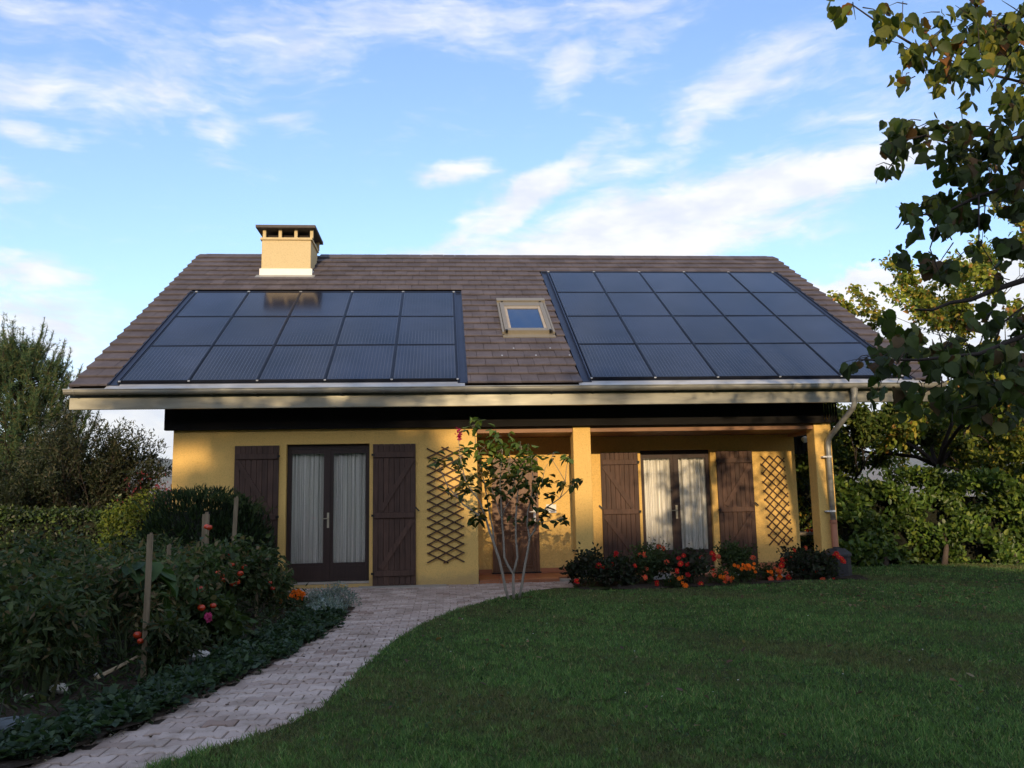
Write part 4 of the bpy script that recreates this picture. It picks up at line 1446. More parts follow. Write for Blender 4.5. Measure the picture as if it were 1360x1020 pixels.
def twig_leaves(name, parent, tips, n, spread, size, shape, cols, w, mat, droop=0.3, out=0.6, szj=0.35):
    P, D = tips_arr(tips)
    i = rng.integers(0, len(P), n)
    B = P[i] + rng.normal(size=(n, 3)) * spread
    T = unit(D[i] * out + rdir(n) * 0.9 + np.array([0, 0, -droop]))
    N_ = unit(rdir(n) * 0.9 + np.array([0, -0.45, 0.45]))
    s = size * rng.uniform(1 - szj, 1 + szj, n)
    # colour drifts from twig to twig so that clumps differ
    key = (np.sin(P[i] @ np.array([2.1, 1.7, 2.9]) + 1.3) + np.sin(P[i] @ np.array([-3.7, 2.2, 1.1]))) * 0.25
    C = pal(n, cols, w) * (1 + key[:, None] * 0.5)
    return put_leaves(name, parent, B, T, N_, s, shape, C, mat)


def blob_pts(n, c, r, shell=0.35, bump_=0.18, seed=0, zlo=None):
    """points near the uneven surface of an ellipsoid"""
    d = rdir(n)
    rr = 1 + bump_ * (np.sin(d @ np.array([5.1, 2.3, 4.4]) + seed) + np.sin(d @ np.array([-3.7, 6.1, 2.9]) + seed * 2.1) + 0.7 * np.sin(d @ np.array([9.1, -8.3, 7.7]) + seed)) * 0.6
    q = (1 - shell * rng.random(n) ** 1.6) * rr
    P = np.array(c) + d * q[:, None] * np.array(r)
    if zlo is not None:
        k = P[:, 2] > zlo; P = P[k]; d = d[k]
    return P, d


def box_shell(n, x0, x1, y0, y1, z0, z1f, depth=0.18):
    """points near front, ends and top of a hedge block; z1f(x) gives the ragged top"""
    x = rng.uniform(x0, x1, n); t = np.array([z1f(a) for a in x])
    u = rng.random(n); fr = rng.random(n)
    dep = depth * rng.random(n) ** 1.5
    lump = 0.06 * np.sin(x * 3.1) + 0.05 * np.sin(x * 7.3 + 1)
    z = z0 + (t - z0) * u
    y = y0 + dep + lump + 0.05 * np.sin(z * 6 + x * 4)
    N_ = np.tile(np.array([0.0, -1.0, 0.25]), (n, 1))
    topm = fr > 0.70
    z = np.where(topm, t - dep * 0.7 + rng.normal(0, 0.02, n), z)
    y = np.where(topm, rng.uniform(y0, y1, n), y)
    N_[topm] = (0, -0.3, 1)
    endm = fr < 0.10
    side = rng.random(n) < 0.5
    x = np.where(endm, np.where(side, x0 + dep, x1 - dep), x)
    y = np.where(endm, rng.uniform(y0, y1, n), y)
    N_[endm & side] = (-1, 0, 0.2); N_[endm & ~side] = (1, 0, 0.2)
    return np.stack([x, y, z], 1), N_


def surf_leaves(name, parent, P, N0, size, shape, cols, w, mat, flat=0.6, hang=0.2, szj=0.35, up=0.0):
    n = len(P)
    T = unit(rdir(n) + N0 * 0.35 + np.array([0, 0, up - hang]))
    N_ = unit(N0 * flat + rdir(n) * 0.7 + np.array([0, -0.25, 0.15]))
    key = np.sin(P @ np.array([3.1, 2.7, 3.9])) * np.sin(P @ np.array([-4.7, 1.2, 5.1]) + 1)
    C = pal(n, cols, w) * (1 + key[:, None] * 0.34)
    return put_leaves(name, parent, P, T, N_, size * rng.uniform(1 - szj, 1 + szj, n), shape, C, mat)


def core_blob(parent, c, r, seed=0, k=0.80):  # solid dark filler added inside the leaves, standing in for inner shade
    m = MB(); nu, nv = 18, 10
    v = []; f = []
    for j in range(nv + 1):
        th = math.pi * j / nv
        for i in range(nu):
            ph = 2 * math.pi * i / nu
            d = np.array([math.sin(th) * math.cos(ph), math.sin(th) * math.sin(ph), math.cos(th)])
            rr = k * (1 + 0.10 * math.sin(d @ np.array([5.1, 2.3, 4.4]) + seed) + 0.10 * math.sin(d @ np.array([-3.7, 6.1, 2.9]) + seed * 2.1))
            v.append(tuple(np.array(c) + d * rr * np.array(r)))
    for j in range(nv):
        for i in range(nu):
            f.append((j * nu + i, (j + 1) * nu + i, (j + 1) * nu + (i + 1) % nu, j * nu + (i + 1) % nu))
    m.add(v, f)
    return m.build('dark_core', M['core'], parent)


# ---- pine at the left edge: shoots pointing up and out, needles along them
def pine(name, base, h, rad, label, nsh, seed):
    random.seed(seed)
    root = thing(name, label, 'tree', base)
    bx, by, bz = base
    m = MB(); m.tube([(bx, by, bz), (bx + 0.05, by, bz + h * 0.5), (bx, by, bz + h * 0.95)], [0.13, 0.08, 0.02], 8)
    shoots = []
    for i in range(nsh):
        t = random.random() ** 0.8
        z = bz + h * (0.06 + 0.86 * t)
        env = rad * (1 - t ** 3.2) * 0.95 + 0.35
        a = random.uniform(0, 2 * math.pi)
        L = env * random.uniform(0.55, 1.05)
        p0 = Vector((bx, by, z - 0.3 * L)); p1 = Vector((bx + math.cos(a) * L * 0.8, by + math.sin(a) * L * 0.8, z))
        p2 = p1 + Vector((math.cos(a) * 0.14, math.sin(a) * 0.14, random.uniform(0.28, 0.52) * (0.8 + 0.7 * t)))
        if i % 3 == 0: m.tube([p0, p1, p2], [0.02, 0.010, 0.005], 4, caps=False)
        shoots.append((p1, p2))
        for k in range(3):
            q = p0.lerp(p1, random.uniform(0.5, 0.98)) + Vector((random.gauss(0, .06), random.gauss(0, .06), 0))
            shoots.append((q, q + Vector((random.gauss(0, .14) + math.cos(a) * .08, random.gauss(0, .14) + math.sin(a) * .08, random.uniform(0.16, 0.42)))))
    m.build('trunk', M['barkd'], root, smooth=True)
    per = 84
    A = np.array([tuple(s[0]) for s in shoots]); Bv = np.array([tuple(s[1]) for s in shoots])
    A = np.repeat(A, per, 0); Bv = np.repeat(Bv, per, 0)
    n = len(A); u = rng.random((n, 1))
    P = A + (Bv - A) * u + rng.normal(0, 0.004, (n, 3))
    T = unit(unit(Bv - A) * 0.9 + rdir(n) * 0.9)
    C = pal(n, [(0.050, 0.100, 0.045), (0.078, 0.135, 0.060), (0.15, 0.18, 0.07), (0.17, 0.13, 0.06)], [.35, .35, .22, .08])
    put_leaves('needles', root, P, T, rdir(n), rng.uniform(0.05, 0.095, n), 'rneedle', C, M['needle'])
    return root


SHAPES['rneedle'] = ([(0, -0.075, 0), (0, 0.075, 0), (1.0, 0.0, 0)], [(0, 1, 2)])
pine('pine_tree', (-8.15, 3.1, -0.1), 4.75, 1.75, 'pine tree at the left edge of the photo with upright candle shoots', 640, 5)
pine('pine_tree', (-10.1, 3.6, -0.1), 4.3, 1.7, 'lower pine tree cut off by the left edge behind the taller pine', 330, 6)

# ---- grey-green olive-like shrub right of the pine
def twiggy_shrub(name, base, h, spread, label, n, size, cols, w, seed, nst=14, bark='barkd', shape='lance', mat='leaf'):
    random.seed(seed)
    root = thing(name, label, 'shrub', base)
    segs, tips = [], []
    for i in range(nst):
        a = random.uniform(0, 2 * math.pi); l = random.uniform(0.05, spread)
        d = Vector((math.cos(a) * l, math.sin(a) * l, 1.0))
        grow((base[0] + math.cos(a) * 0.1, base[1] + math.sin(a) * 0.1, base[2]), d, h * random.uniform(0.42, 0.62), 0.018, 2, 0.45, 5, (4, 5), 0.62, 0.0, 0.10, 0.05, segs, tips)
    wood('stem', segs, M[bark], root, 5)
    twig_leaves('foliage', root, tips, n, 0.045, size, shape, cols, w, M[mat], 0.0, 0.9)
    return root


twiggy_shrub('grey_leaved_shrub', (-6.35, 2.3, -0.1), 2.75, 0.42, 'grey-green twiggy shrub between the pine and the house', 26000, 0.080,
             [(0.035, 0.050, 0.026), (0.065, 0.080, 0.045), (0.12, 0.115, 0.07)], [.45, .35, .2], 11, 22)
twiggy_shrub('grey_leaved_shrub', (-7.3, 2.0, -0.1), 2.3, 0.42, 'darker grey-green shrub growing in front of the pine', 17000, 0.080,
             [(0.030, 0.044, 0.020), (0.050, 0.068, 0.034), (0.08, 0.09, 0.05)], [.5, .35, .15], 12, 16)
twiggy_shrub('pink_shrub', (-4.95, 1.2, -0.1), 1.75, 0.2, 'small reddish shrub peeping out at the left corner of the house', 1500, 0.06,
             [(0.30, 0.05, 0.07), (0.16, 0.10, 0.05), (0.22, 0.04, 0.06)], None, 13, 5)

# ---- clipped hedge on the left
hl = thing('clipped_hedge', 'long clipped hedge on the left with sunlit top edge', 'hedge', (-7.3, 1.0, -0.1))
tl = lambda x: 1.30 - 0.055 * (x + 7.0) + 0.02 * math.sin(x * 5)
P, N_ = box_shell(15000, -11.5, -5.25, 0.35, 1.2, -0.1, tl, 0.16)
surf_leaves('foliage', hl, P, N_, 0.055, 'oval', G_DARK + G_MID, None, M['leafg'])
MB().box(-11.4, -5.35, 0.55, 1.1, -0.1, 1.05).build('dark_core', M['core'], hl)
hb = thing('golden_bush', 'yellow-green rounded bush at the end of the left hedge', 'bush', (-4.75, 0.2, -0.1))
P, N_ = blob_pts(7000, (-4.88, 0.30, 0.66), (0.60, 0.5, 0.80), 0.35, 0.12, 3, -0.1)
surf_leaves('foliage', hb, P, N_, 0.05, 'oval', G_LIME + G_MID, [.3, .25, .2, .1, .1, .05], M['leaf'])
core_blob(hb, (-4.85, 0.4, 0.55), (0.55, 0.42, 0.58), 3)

# ---- dark bush in front of the left shutter (juniper habit: arching tips)
db = thing('dark_yew_bush', 'big dark evergreen bush with feathery top before the leftmost shutter', 'bush', (-3.5, -0.95, -0.08))
P1, N1 = blob_pts(9000, (-3.62, -0.95, 0.65), (0.82, 0.62, 0.88), 0.35, 0.10, 1, -0.1)
P2, N2 = blob_pts(6500, (-3.05, -0.85, 0.55), (0.52, 0.55, 0.78), 0.35, 0.10, 4, -0.1)
P = np.concatenate([P1, P2]); N_ = np.concatenate([N1, N2])
n = len(P)
T = unit(N_ * 0.7 + np.array([0, 0, 0.8]) + rdir(n) * 0.5)
put_leaves('foliage', db, P, T, rdir(n), rng.uniform(0.05, 0.12, n), 'lance', pal(n, [(0.014, 0.026, 0.010), (0.022, 0.040, 0.014), (0.040, 0.062, 0.020)], [.45, .4, .15]), M['leaf'])
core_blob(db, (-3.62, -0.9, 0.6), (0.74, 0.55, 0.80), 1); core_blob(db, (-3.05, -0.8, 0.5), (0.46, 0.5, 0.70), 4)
A = []; T = []
for i in range(170):                                   # feathery arching sprays on top
    x = random.uniform(-4.35, -2.65); y = random.uniform(-1.4, -0.6)
    zt = 1.50 - 0.45 * ((x + 3.75) / 0.95) ** 2 * (1 if x < -3.75 else 0.45)
    d = Vector((random.gauss(0, .5), random.gauss(0, .3), 1)).normalized(); p = Vector((x, y, zt - 0.12)); L = random.uniform(0.12, 0.26)
    for k in range(16):
        A.append(tuple(p)); T.append(tuple(d + Vector((random.gauss(0, .6), random.gauss(0, .6), 0.2))))
        p = p + d * (L / 16); d = (d + Vector((0.03 * (1 if d.x > 0 else -1), 0, -0.03))).normalized()
A = np.array(A); T = np.array(T)
put_leaves('feathery_tips', db, A, T, rdir(len(A)), rng.uniform(0.03, 0.06, len(A)), 'lance', pal(len(A), [(0.04, 0.065, 0.02), (0.06, 0.085, 0.028)]), M['leaf'])

# ---- kitchen garden
def stake(x, y, z1, w, lean, label):
    z0 = gz(y) - 0.1
    m = MB(); m.bar((x, y, z0), (x + lean, y, z1), w, w * 0.8)
    m.bar((x + lean + w * .15, y, z1 - 0.002), (x + lean + w * .15, y, z1 + w * 0.35), w * 0.45, w * 0.5)
    tag(m.build('garden_stake', M['stake'], None, origin=(x, y, gz(y))), label, 'stake', 'wooden stakes in the vegetable bed')


stake(-2.30, -7.0, 1.02, 0.038, 0.01, 'thick square stake nearest the path, left of the tomatoes')
stake(-2.98, -6.2, 0.74, 0.050, 0.01, 'short pale-topped stake near the left edge of the photo')
stake(-2.72, -2.6, 1.36, 0.048, 0.05, 'tallest bare stake, pale and leaning, in front of the leftmost shutter')
stake(-2.78, -3.6, 1.16, 0.070, 0.0, 'thick broken-topped stake with a tomato hanging at its top')
stake(-3.10, -5.0, 0.78, 0.040, 0.0, 'thin stake half hidden by large leaves')
stake(-2.95, -4.4, 0.84, 0.040, 0.01, 'thin short stake between the two thick stakes')
stake(-2.55, -3.9, 0.80, 0.035, -0.01, 'thin greyish stake in the middle of the tomato plants')
stake(-2.22, -3.4, 0.78, 0.030, 0.0, 'thin short stake right of the broken-topped stake')


def bed_plant(name, label, cat, x, y, h, r, n, size, shape, cols, w, seed, mat='leaf', hang=0.5, nst=5, group=None, bark='core', wob=0.16):
    random.seed(seed)
    z = gz(y)
    root = thing(name, label, cat, (x, y, z), group)
    segs, tips = [], []
    for i in range(nst):
        a = random.uniform(0, 6.28)
        grow((x, y, z), (math.cos(a) * r / h * 0.6, math.sin(a) * r / h * 0.6, 1), h * 0.60, 0.010, 2, 0.7, 4, (3, 4), 0.50, 0.0, wob, 0.0, segs, tips)
    tips = [t for t in tips if t[0].z > z + 0.03]
    wood('stem', segs, M['stemg'], root, 4)
    twig_leaves('foliage', root, tips, n, 0.03 + r * 0.08, size, shape, cols, w, M[mat], hang, 0.5)
    return root, tips


M['stemg'] = simple('green_stem', (0.05, 0.07, 0.02), 0.7)
TOMC = [(0.034, 0.060, 0.020), (0.060, 0.090, 0.030), (0.095, 0.12, 0.045), (0.15, 0.115, 0.055)]
sph = MB(); nu, nv = 10, 7; v = []; f = []
for j in range(nv + 1):
    th = math.pi * j / nv
    for i in range(nu):
        ph = 2 * math.pi * i / nu
        v.append((math.sin(th) * math.cos(ph), math.sin(th) * math.sin(ph) , 0.86 * math.cos(th) - 0.10 * max(0, math.cos(th)) ** 6))
for j in range(nv):
    for i in range(nu): f.append((j * nu + i, (j + 1) * nu + i, (j + 1) * nu + (i + 1) % nu, j * nu + (i + 1) % nu))
sph.add(v, f)
fruit_mesh = sph.mesh('tomato', M['tomato'], True)
TOMATO_SPOTS = {}


def fruits(root, spots, r0=0.030):
    for (x, y, z) in spots:
        y -= 0.14
        o = link_mesh('tomato', fruit_mesh, root, Vector((x, y, z)) - wloc(root)); r = r0 * random.uniform(0.8, 1.2); o.scale = (r, r, r)


specs = [
    (-2.42, -4.0, 1.00, 0.30, 1500, 'tomato plant with most red fruits, tied to the broken-topped stake'),
    (-2.30, -3.1, 0.80, 0.30, 1200, 'bushy tomato plant closest to the window door'),
    (-2.70, -4.8, 0.85, 0.28, 1100, 'tomato plant without ripe fruits left of the fruiting one'),
    (-2.45, -5.6, 0.78, 0.28, 1000, 'tomato plant behind the pink dahlia'),
    (-3.0, -3.4, 0.85, 0.32, 1100, 'leafy tomato plant at the foot of the dark evergreen bush'),
    (-2.62, -6.5, 0.84, 0.30, 1100, 'drying brownish tomato plant beside the thick square stake'),
    (-3.25, -5.6, 0.80, 0.32, 1200, 'large-leaved plant left of the thick square stake'),
    (-3.1, -7.0, 0.72, 0.32, 1200, 'dark tangled vegetable plant at the left edge of the bed'),
    (-3.7, -6.3, 0.85, 0.36, 1200, 'dark leafy plant cut off by the left edge of the photo'),
    (-3.9, -4.8, 0.85, 0.40, 1300, 'dark leafy plant in front of the clipped hedge'),
    (-2.15, -6.9, 0.36, 0.20, 700, 'low leafy plant hiding the foot of the thick square stake'),
    (-2.75, -7.6, 0.62, 0.26, 1100, 'wispy brownish plant at the lower left behind the pale stones'),
    (-3.35, -7.3, 0.80, 0.30, 1300, 'tall leggy plant cut off by the left edge near the short pale-topped stake'),
    (-4.6, -3.6, 0.9, 0.42, 1200, 'tall weedy plant before the clipped hedge, farther back'),
    (-3.8, -2.6, 0.85, 0.40, 1200, 'weedy plant between the hedge and the dark bush'),
]
plants = []
for i, (x, y, h, r, n, lab) in enumerate(specs):
    cols = TOMC
    w = [.35, .33, .20, .12]
    if 'drying' in lab: w = [.25, .2, .15, .40]
    root, tips = bed_plant('tomato_plant' if 'tomato' in lab else 'vegetable_plant', lab, 'plant', x, y, h * (0.98 if (x > -2.75 and y > -4.5) or y == -3.4 else 1.18), r * 0.95, int(n * (1.5 if i % 3 == 0 else 2.2)), 0.062 if i % 3 == 0 else 0.085 if 'large' not in lab else 0.15,
                           ('oval' if i % 3 == 0 else 'lance') if 'large' not in lab else 'broad', cols, w, 40 + i, 'leaf', 0.55, 6, 'plants of the vegetable bed')
    plants.append(root)
fruits(plants[0], [(-2.28, -4.25, 0.62), (-2.20, -4.2, 0.52), (-2.36, -4.35, 0.52), (-2.33, -4.4, 0.47), (-2.21, -4.3, 0.44), (-2.26, -4.3, 0.42), (-2.41, -4.3, 0.54), (-2.36, -4.1, 0.73), (-2.18, -4.1, 0.58)], 0.031)
fruits(plants[0], [(-2.70, -3.72, 1.02), (-2.665, -3.74, 1.01)], 0.032)
fruits(plants[1], [(-1.98, -3.55, 0.30), (-2.02, -3.5, 0.36)])
fruits(plants[3], [(-2.20, -5.75, 0.50), (-2.17, -5.8, 0.34), (-2.08, -5.75, 0.35)], 0.030)
fruits(plants[5], [(-2.32, -6.9, 0.22), (-2.36, -6.85, 0.26)], 0.03)
fruits(plants[7], [(-2.85, -7.35, 0.26), (-2.90, -7.3, 0.24)], 0.025)

# big drooping leaves of a squash/artichoke plant near the left stakes
bl = thing('large_leaved_plant', 'plant with big drooping mid-green leaves beside the thick square stake', 'plant', (-2.55, -6.3, gz(-6.3)), 'plants of the vegetable bed')
for i in range(22):
    a = random.uniform(0, 6.28); zt = random.uniform(0.35, 0.80)
    p = np.array([[-2.55 + math.cos(a) * 0.10, -6.3 + math.sin(a) * 0.10, zt]]); t = np.array([[math.cos(a) * 0.8, math.sin(a) * 0.8, -0.55]])
    V, sf = leaf_arrays(p, t, np.array([[0, 0, 1.0]]), np.array([random.uniform(0.15, 0.24)]), 'broad')
    link_mesh('leaf', leaves_mesh('leaf', V, sf, pal(1, [(0.06, 0.11, 0.035), (0.045, 0.085, 0.03)]), M['leaf'], (-2.55, -6.3, gz(-6.3))), bl)
MB().tube([(-2.55, -6.3, gz(-6.3)), (-2.54, -6.3, 0.4), (-2.55, -6.3, 0.82)], [0.016, 0.012, 0.006], 6).build('stem', M['stemg'], bl)


# flowers ------------------------------------------------------------
def flower_mesh(name, rings, L, wd, col, ccol, cup=0.25):
    P = []; T = []; Nn = []; S = []; C = []
    for r_ in range(rings):
        k = 10 - 2 * r_ if rings < 3 else 11 - 2 * r_
        for i in range(k):
            a = 2 * math.pi * (i + 0.5 * (r_ % 2)) / k
            e = cup + 0.35 * r_
            T.append((math.cos(a) * math.cos(e), math.sin(a) * math.cos(e), math.sin(e))); Nn.append((0, 0, 1))
            P.append((0, 0, 0.003 * r_)); S.append(L * (1 - 0.25 * r_)); C.append(np.array(col) * random.uniform(0.8, 1.2))
    for i in range(9):
        a = random.uniform(0, 6.28)
        T.append((math.cos(a) * .5, math.sin(a) * .5, 0.8)); Nn.append((0, 0, 1)); P.append((0, 0, 0.002)); S.append(L * 0.34); C.append(ccol)
    SHAPES['petal'] = ([(0, 0, 0), (0.5, -wd, 0.02), (0.93, -wd * 0.6, 0), (1.0, 0, -0.05), (0.93, wd * 0.6, 0), (0.5, wd, 0.02)], [(0, 1, 2, 3), (0, 3, 4, 5)])
    V, sf = leaf_arrays(np.array(P), np.array(T), np.array(Nn), np.array(S), 'petal')
    return leaves_mesh(name, V, sf, np.array(C), M['petal'])


F_RED = flower_mesh('flower', 2, 0.046, 0.28, (0.62, 0.030, 0.022), (0.75, 0.45, 0.05))
F_DRED = flower_mesh('flower', 3, 0.040, 0.26, (0.45, 0.018, 0.018), (0.30, 0.02, 0.02))
F_CORAL = flower_mesh('flower', 2, 0.044, 0.28, (0.70, 0.11, 0.05), (0.7, 0.4, 0.1))
F_ORANGE = flower_mesh('flower', 4, 0.034, 0.30, (0.85, 0.20, 0.012), (0.80, 0.28, 0.02))
F_PINK = flower_mesh('flower', 4, 0.042, 0.24, (0.55, 0.06, 0.20), (0.5, 0.06, 0.15))
F_WHITE = flower_mesh('flower', 1, 0.010, 0.25, (0.75, 0.75, 0.72), (0.6, 0.5, 0.1))


def add_flowers(root, meshes, spots, stem_to=None, tilt=0.9):
    base = wloc(root)
    m = MB(); anyst = False
    for (x, y, z) in spots:
        me = random.choice(meshes)
        o = link_mesh('flower', me, root, Vector((x, y, z)) - base, (math.radians(90) * tilt * random.uniform(0.5, 1.05), random.uniform(-.5, .5), random.uniform(-.7, .7)))
        s = random.uniform(0.75, 1.15); o.scale = (s, s, s)
        if stem_to is not None:
            m.tube([(x, y + 0.01, z), ((x + stem_to[0]) / 2, y + 0.03, z - 0.10), (stem_to[0], stem_to[1], max(stem_to[2], z - 0.35))], [0.003, 0.004, 0.005], 4, caps=False); anyst = True
    if anyst: m.build('flower_stem', M['stemg'], root)


DAHC = [(0.020, 0.030, 0.014), (0.032, 0.045, 0.018), (0.045, 0.040, 0.025)]
def dahlia(x, y, h, r, n, label, fl, spots, seed, cols=DAHC, size=0.06, name='dahlia_plant'):
    root, tips = bed_plant(name, label, 'flowers', x, y, h, r, n, size, 'oval', cols, None, seed, 'leaf', 0.2, 8, 'flowering plants along the porch')
    add_flowers(root, fl, spots, (x, y, gz(y) + h * 0.4))
    return root


def rs(cx, cz, y, wx, wz, n):
    return [(cx + random.uniform(-wx, wx), y + random.uniform(-.12, .08), cz + random.uniform(-wz, wz)) for _ in range(n)]


random.seed(21)
dahlia(2.20, -0.95, 0.50, 0.35, 1700, 'dark-leaved dahlia with red flowers at the foot of the porch column', [F_RED, F_DRED], [(1.93, -1.2, 0.07), (2.28, -1.1, 0.28), (2.36, -1.05, 0.25), (2.42, -1.05, 0.24), (2.57, -1.0, 0.45), (2.56, -1.0, 0.40), (2.55, -1.0, 0.31), (2.60, -1.0, 0.33), (2.48, -1.1, 0.30)], 61)
dahlia(2.62, -1.0, 0.42, 0.30, 1500, 'dahlia with one large open red flower before the left porch shutter', [F_RED, F_CORAL], [(2.82, -1.15, 0.27), (3.0, -1.1, 0.22), (3.1, -1.3, 0.02), (2.95, -1.2, 0.1)], 62)
dahlia(3.10, -0.85, 0.50, 0.30, 1500, 'low green shrub with few buds between the dahlias', [F_CORAL], [(3.0, -1.0, 0.42), (3.35, -0.95, 0.30), (3.32, -0.9, 0.5)], 63, [(0.030, 0.050, 0.016), (0.045, 0.070, 0.020)], 0.045)
dahlia(3.72, -0.95, 0.48, 0.30, 1500, 'dahlia with the densest cluster of red flowers under the porch window', [F_RED, F_DRED], [(3.50, -1.1, 0.36), (3.58, -1.1, 0.40), (3.52, -1.12, 0.28), (3.62, -1.12, 0.27), (3.66, -1.12, 0.29), (3.74, -1.1, 0.16), (3.80, -1.1, 0.25), (3.86, -1.05, 0.36), (4.03, -1.05, 0.42), (4.06, -1.05, 0.40), (4.05, -1.06, 0.34), (4.0, -1.1, 0.2), (3.78, -1.25, -0.02), (3.60, -1.2, 0.12), (3.45, -1.15, 0.18)], 64)
random.seed(22)
ORC = [(0.035, 0.055, 0.014), (0.050, 0.075, 0.020)]
dahlia(3.35, -1.25, 0.14, 0.14, 500, 'small orange marigold at the lawn edge left of the red cluster', [F_ORANGE], rs(3.38, 0.04, -1.32, .13, .06, 9), 65, ORC, 0.035, 'marigold_plant')
dahlia(4.10, -1.15, 0.24, 0.18, 600, 'orange marigold right of the red cluster', [F_ORANGE, F_CORAL], rs(4.12, 0.10, -1.25, .16, .09, 12), 66, ORC, 0.035, 'marigold_plant')
dahlia(4.55, -0.95, 0.30, 0.20, 700, 'brightest orange marigold before the conical green shrub', [F_ORANGE], rs(4.52, 0.20, -1.1, .16, .07, 16), 67, ORC, 0.035, 'marigold_plant')
dahlia(5.02, -0.72, 0.22, 0.16, 500, 'orange marigold in front of the dark vent grille', [F_ORANGE, F_CORAL], rs(5.02, 0.07, -0.85, .13, .09, 11), 68, ORC, 0.035, 'marigold_plant')
dahlia(4.50, -0.65, 0.55, 0.32, 2000, 'rounded green shrub in front of the right porch shutter', [F_CORAL], [(4.75, -0.8, 0.32), (4.2, -0.8, 0.35)], 69, [(0.030, 0.050, 0.014), (0.050, 0.075, 0.022)], 0.04, 'green_shrub')
dahlia(3.2, -0.55, 0.60, 0.32, 1800, 'upright green shrub between the left porch shutter and the window', [F_CORAL], [(3.3, -0.7, 0.52), (3.0, -0.7, 0.4)], 73, [(0.030, 0.050, 0.014), (0.050, 0.075, 0.022)], 0.04, 'green_shrub')
dahlia(5.45, -0.65, 0.45, 0.30, 1400, 'dahlia with coral flowers below the smaller trellis', [F_CORAL, F_RED], [(5.22, -0.8, 0.28), (5.3, -0.8, 0.26), (5.36, -0.8, 0.30), (5.42, -0.8, 0.24), (5.28, -0.85, 0.02), (5.50, -0.8, 0.20), (5.52, -0.8, 0.14), (5.44, -0.75, 0.42), (5.62, -0.75, 0.45), (5.18, -0.85, 0.2)], 70)
dahlia(5.84, -0.80, 0.42, 0.20, 1000, 'dark dahlia with bright red flowers in front of the garden bin', [F_RED], [(5.98, -0.95, 0.33), (6.06, -0.95, 0.31), (6.10, -0.95, 0.28), (6.12, -0.95, 0.24), (5.92, -1.0, -0.02), (6.02, -0.95, 0.36)], 71)
dahlia(5.72, -0.8, 0.3, 0.28, 1100, 'low dark dahlia between the trellis and the garden bin', [F_CORAL], [(5.75, -1.0, -0.02), (5.68, -0.95, 0.1)], 72)
# orange flowers and silver plant at the tip of the left bed
dahlia(-1.98, -2.35, 0.16, 0.16, 500, 'orange marigold clump at the tip of the left bed', [F_ORANGE], rs(-1.97, 0.09, -2.45, .14, .06, 16), 80, ORC, 0.05, 'marigold_plant')
dahlia(-2.25, -5.3, 0.40, 0.28, 900, 'pink dahlia low in the vegetable bed', [F_PINK], [(-2.12, -5.9, 0.26), (-2.09, -5.95, 0.24), (-2.36, -5.85, 0.16)], 81, [(0.035, 0.06, 0.016), (0.06, 0.085, 0.025)], 0.10)

sv = thing('silver_leaved_plant', 'silvery blue-grey cushion plant spilling onto the pavers', 'plant', (-1.6, -2.6, -0.08))
P, N_ = blob_pts(3600, (-1.50, -2.40, -0.05), (0.34, 0.55, 0.24), 0.5, 0.15, 2, -0.08)
P3, N3 = blob_pts(2400, (-1.42, -3.15, -0.06), (0.22, 0.48, 0.19), 0.5, 0.15, 5, -0.08)
P = np.concatenate([P, P3]); N_ = np.concatenate([N_, N3])
surf_leaves('foliage', sv, P, N_, 0.045, 'lance', [(0.24, 0.30, 0.28), (0.36, 0.42, 0.40), (0.14, 0.20, 0.18)], None, M['leaf'], 0.2, -0.5)

# ground cover along the left edge of the path
def bed_cover(n, w0, w1, size, cols, shape, hgt, ymin=-9.6, ymax=-2.6, seed=0):
    y = rng.uniform(ymin, ymax, n); q = rng.random(n)
    x = np.array([xl(a) for a in y]) + 0.05 - w0 - (w1 - w0) * q ** 0.8 + 0.05 * np.sin(y * 7) + 0.03 * np.sin(y * 17)
    z = np.array([gz(a) for a in y]) + hgt * rng.random(n) * (0.5 + 0.5 * np.sin(x * 9 + y * 6) ** 2) + 0.01
    P = np.stack([x, y, z], 1)
    return P


P = bed_cover(15000, 0.02, 0.60, 0, 0, 0, 0.11, -9.2, -3.4)
P = P[np.sin(P[:, 0] * 6.3 + P[:, 1] * 2.1) * np.sin(P[:, 1] * 4.4 - P[:, 0] * 3) + rng.normal(0, .25, len(P)) > -0.42]
n = len(P)
V, sf = leaf_arrays(P, unit(rdir(n) * np.array([1, 1, .4]) + np.array([0, 0, .35])), unit(rdir(n) * .6 + np.array([0, 0, 1])), rng.uniform(0.035, 0.075, n), 'oval')
tag(link_mesh('ground_cover', leaves_mesh('ground_cover', V, sf, pal(n, [(0.025, 0.050, 0.026), (0.040, 0.072, 0.036), (0.060, 0.095, 0.05)], [.4, .4, .2]), M['leaf'])), kind='stuff')
P = bed_cover(26000, 0.5, 5.5, 0, 0, 0, 0.22, -9.6, -0.8)
n = len(P)
V, sf = leaf_arrays(P, unit(rdir(n) * np.array([1, 1, .4]) + np.array([0, 0, .6])), unit(rdir(n) * .8 + np.array([0, 0, 1])), rng.uniform(0.04, 0.10, n), 'lance')
tag(link_mesh('bed_weeds', leaves_mesh('bed_weeds', V, sf, pal(n, [(0.020, 0.034, 0.012), (0.034, 0.055, 0.018), (0.07, 0.065, 0.03), (0.05, 0.08, 0.03)], [.4, .3, .1, .2]), M['leaf'])), kind='stuff')

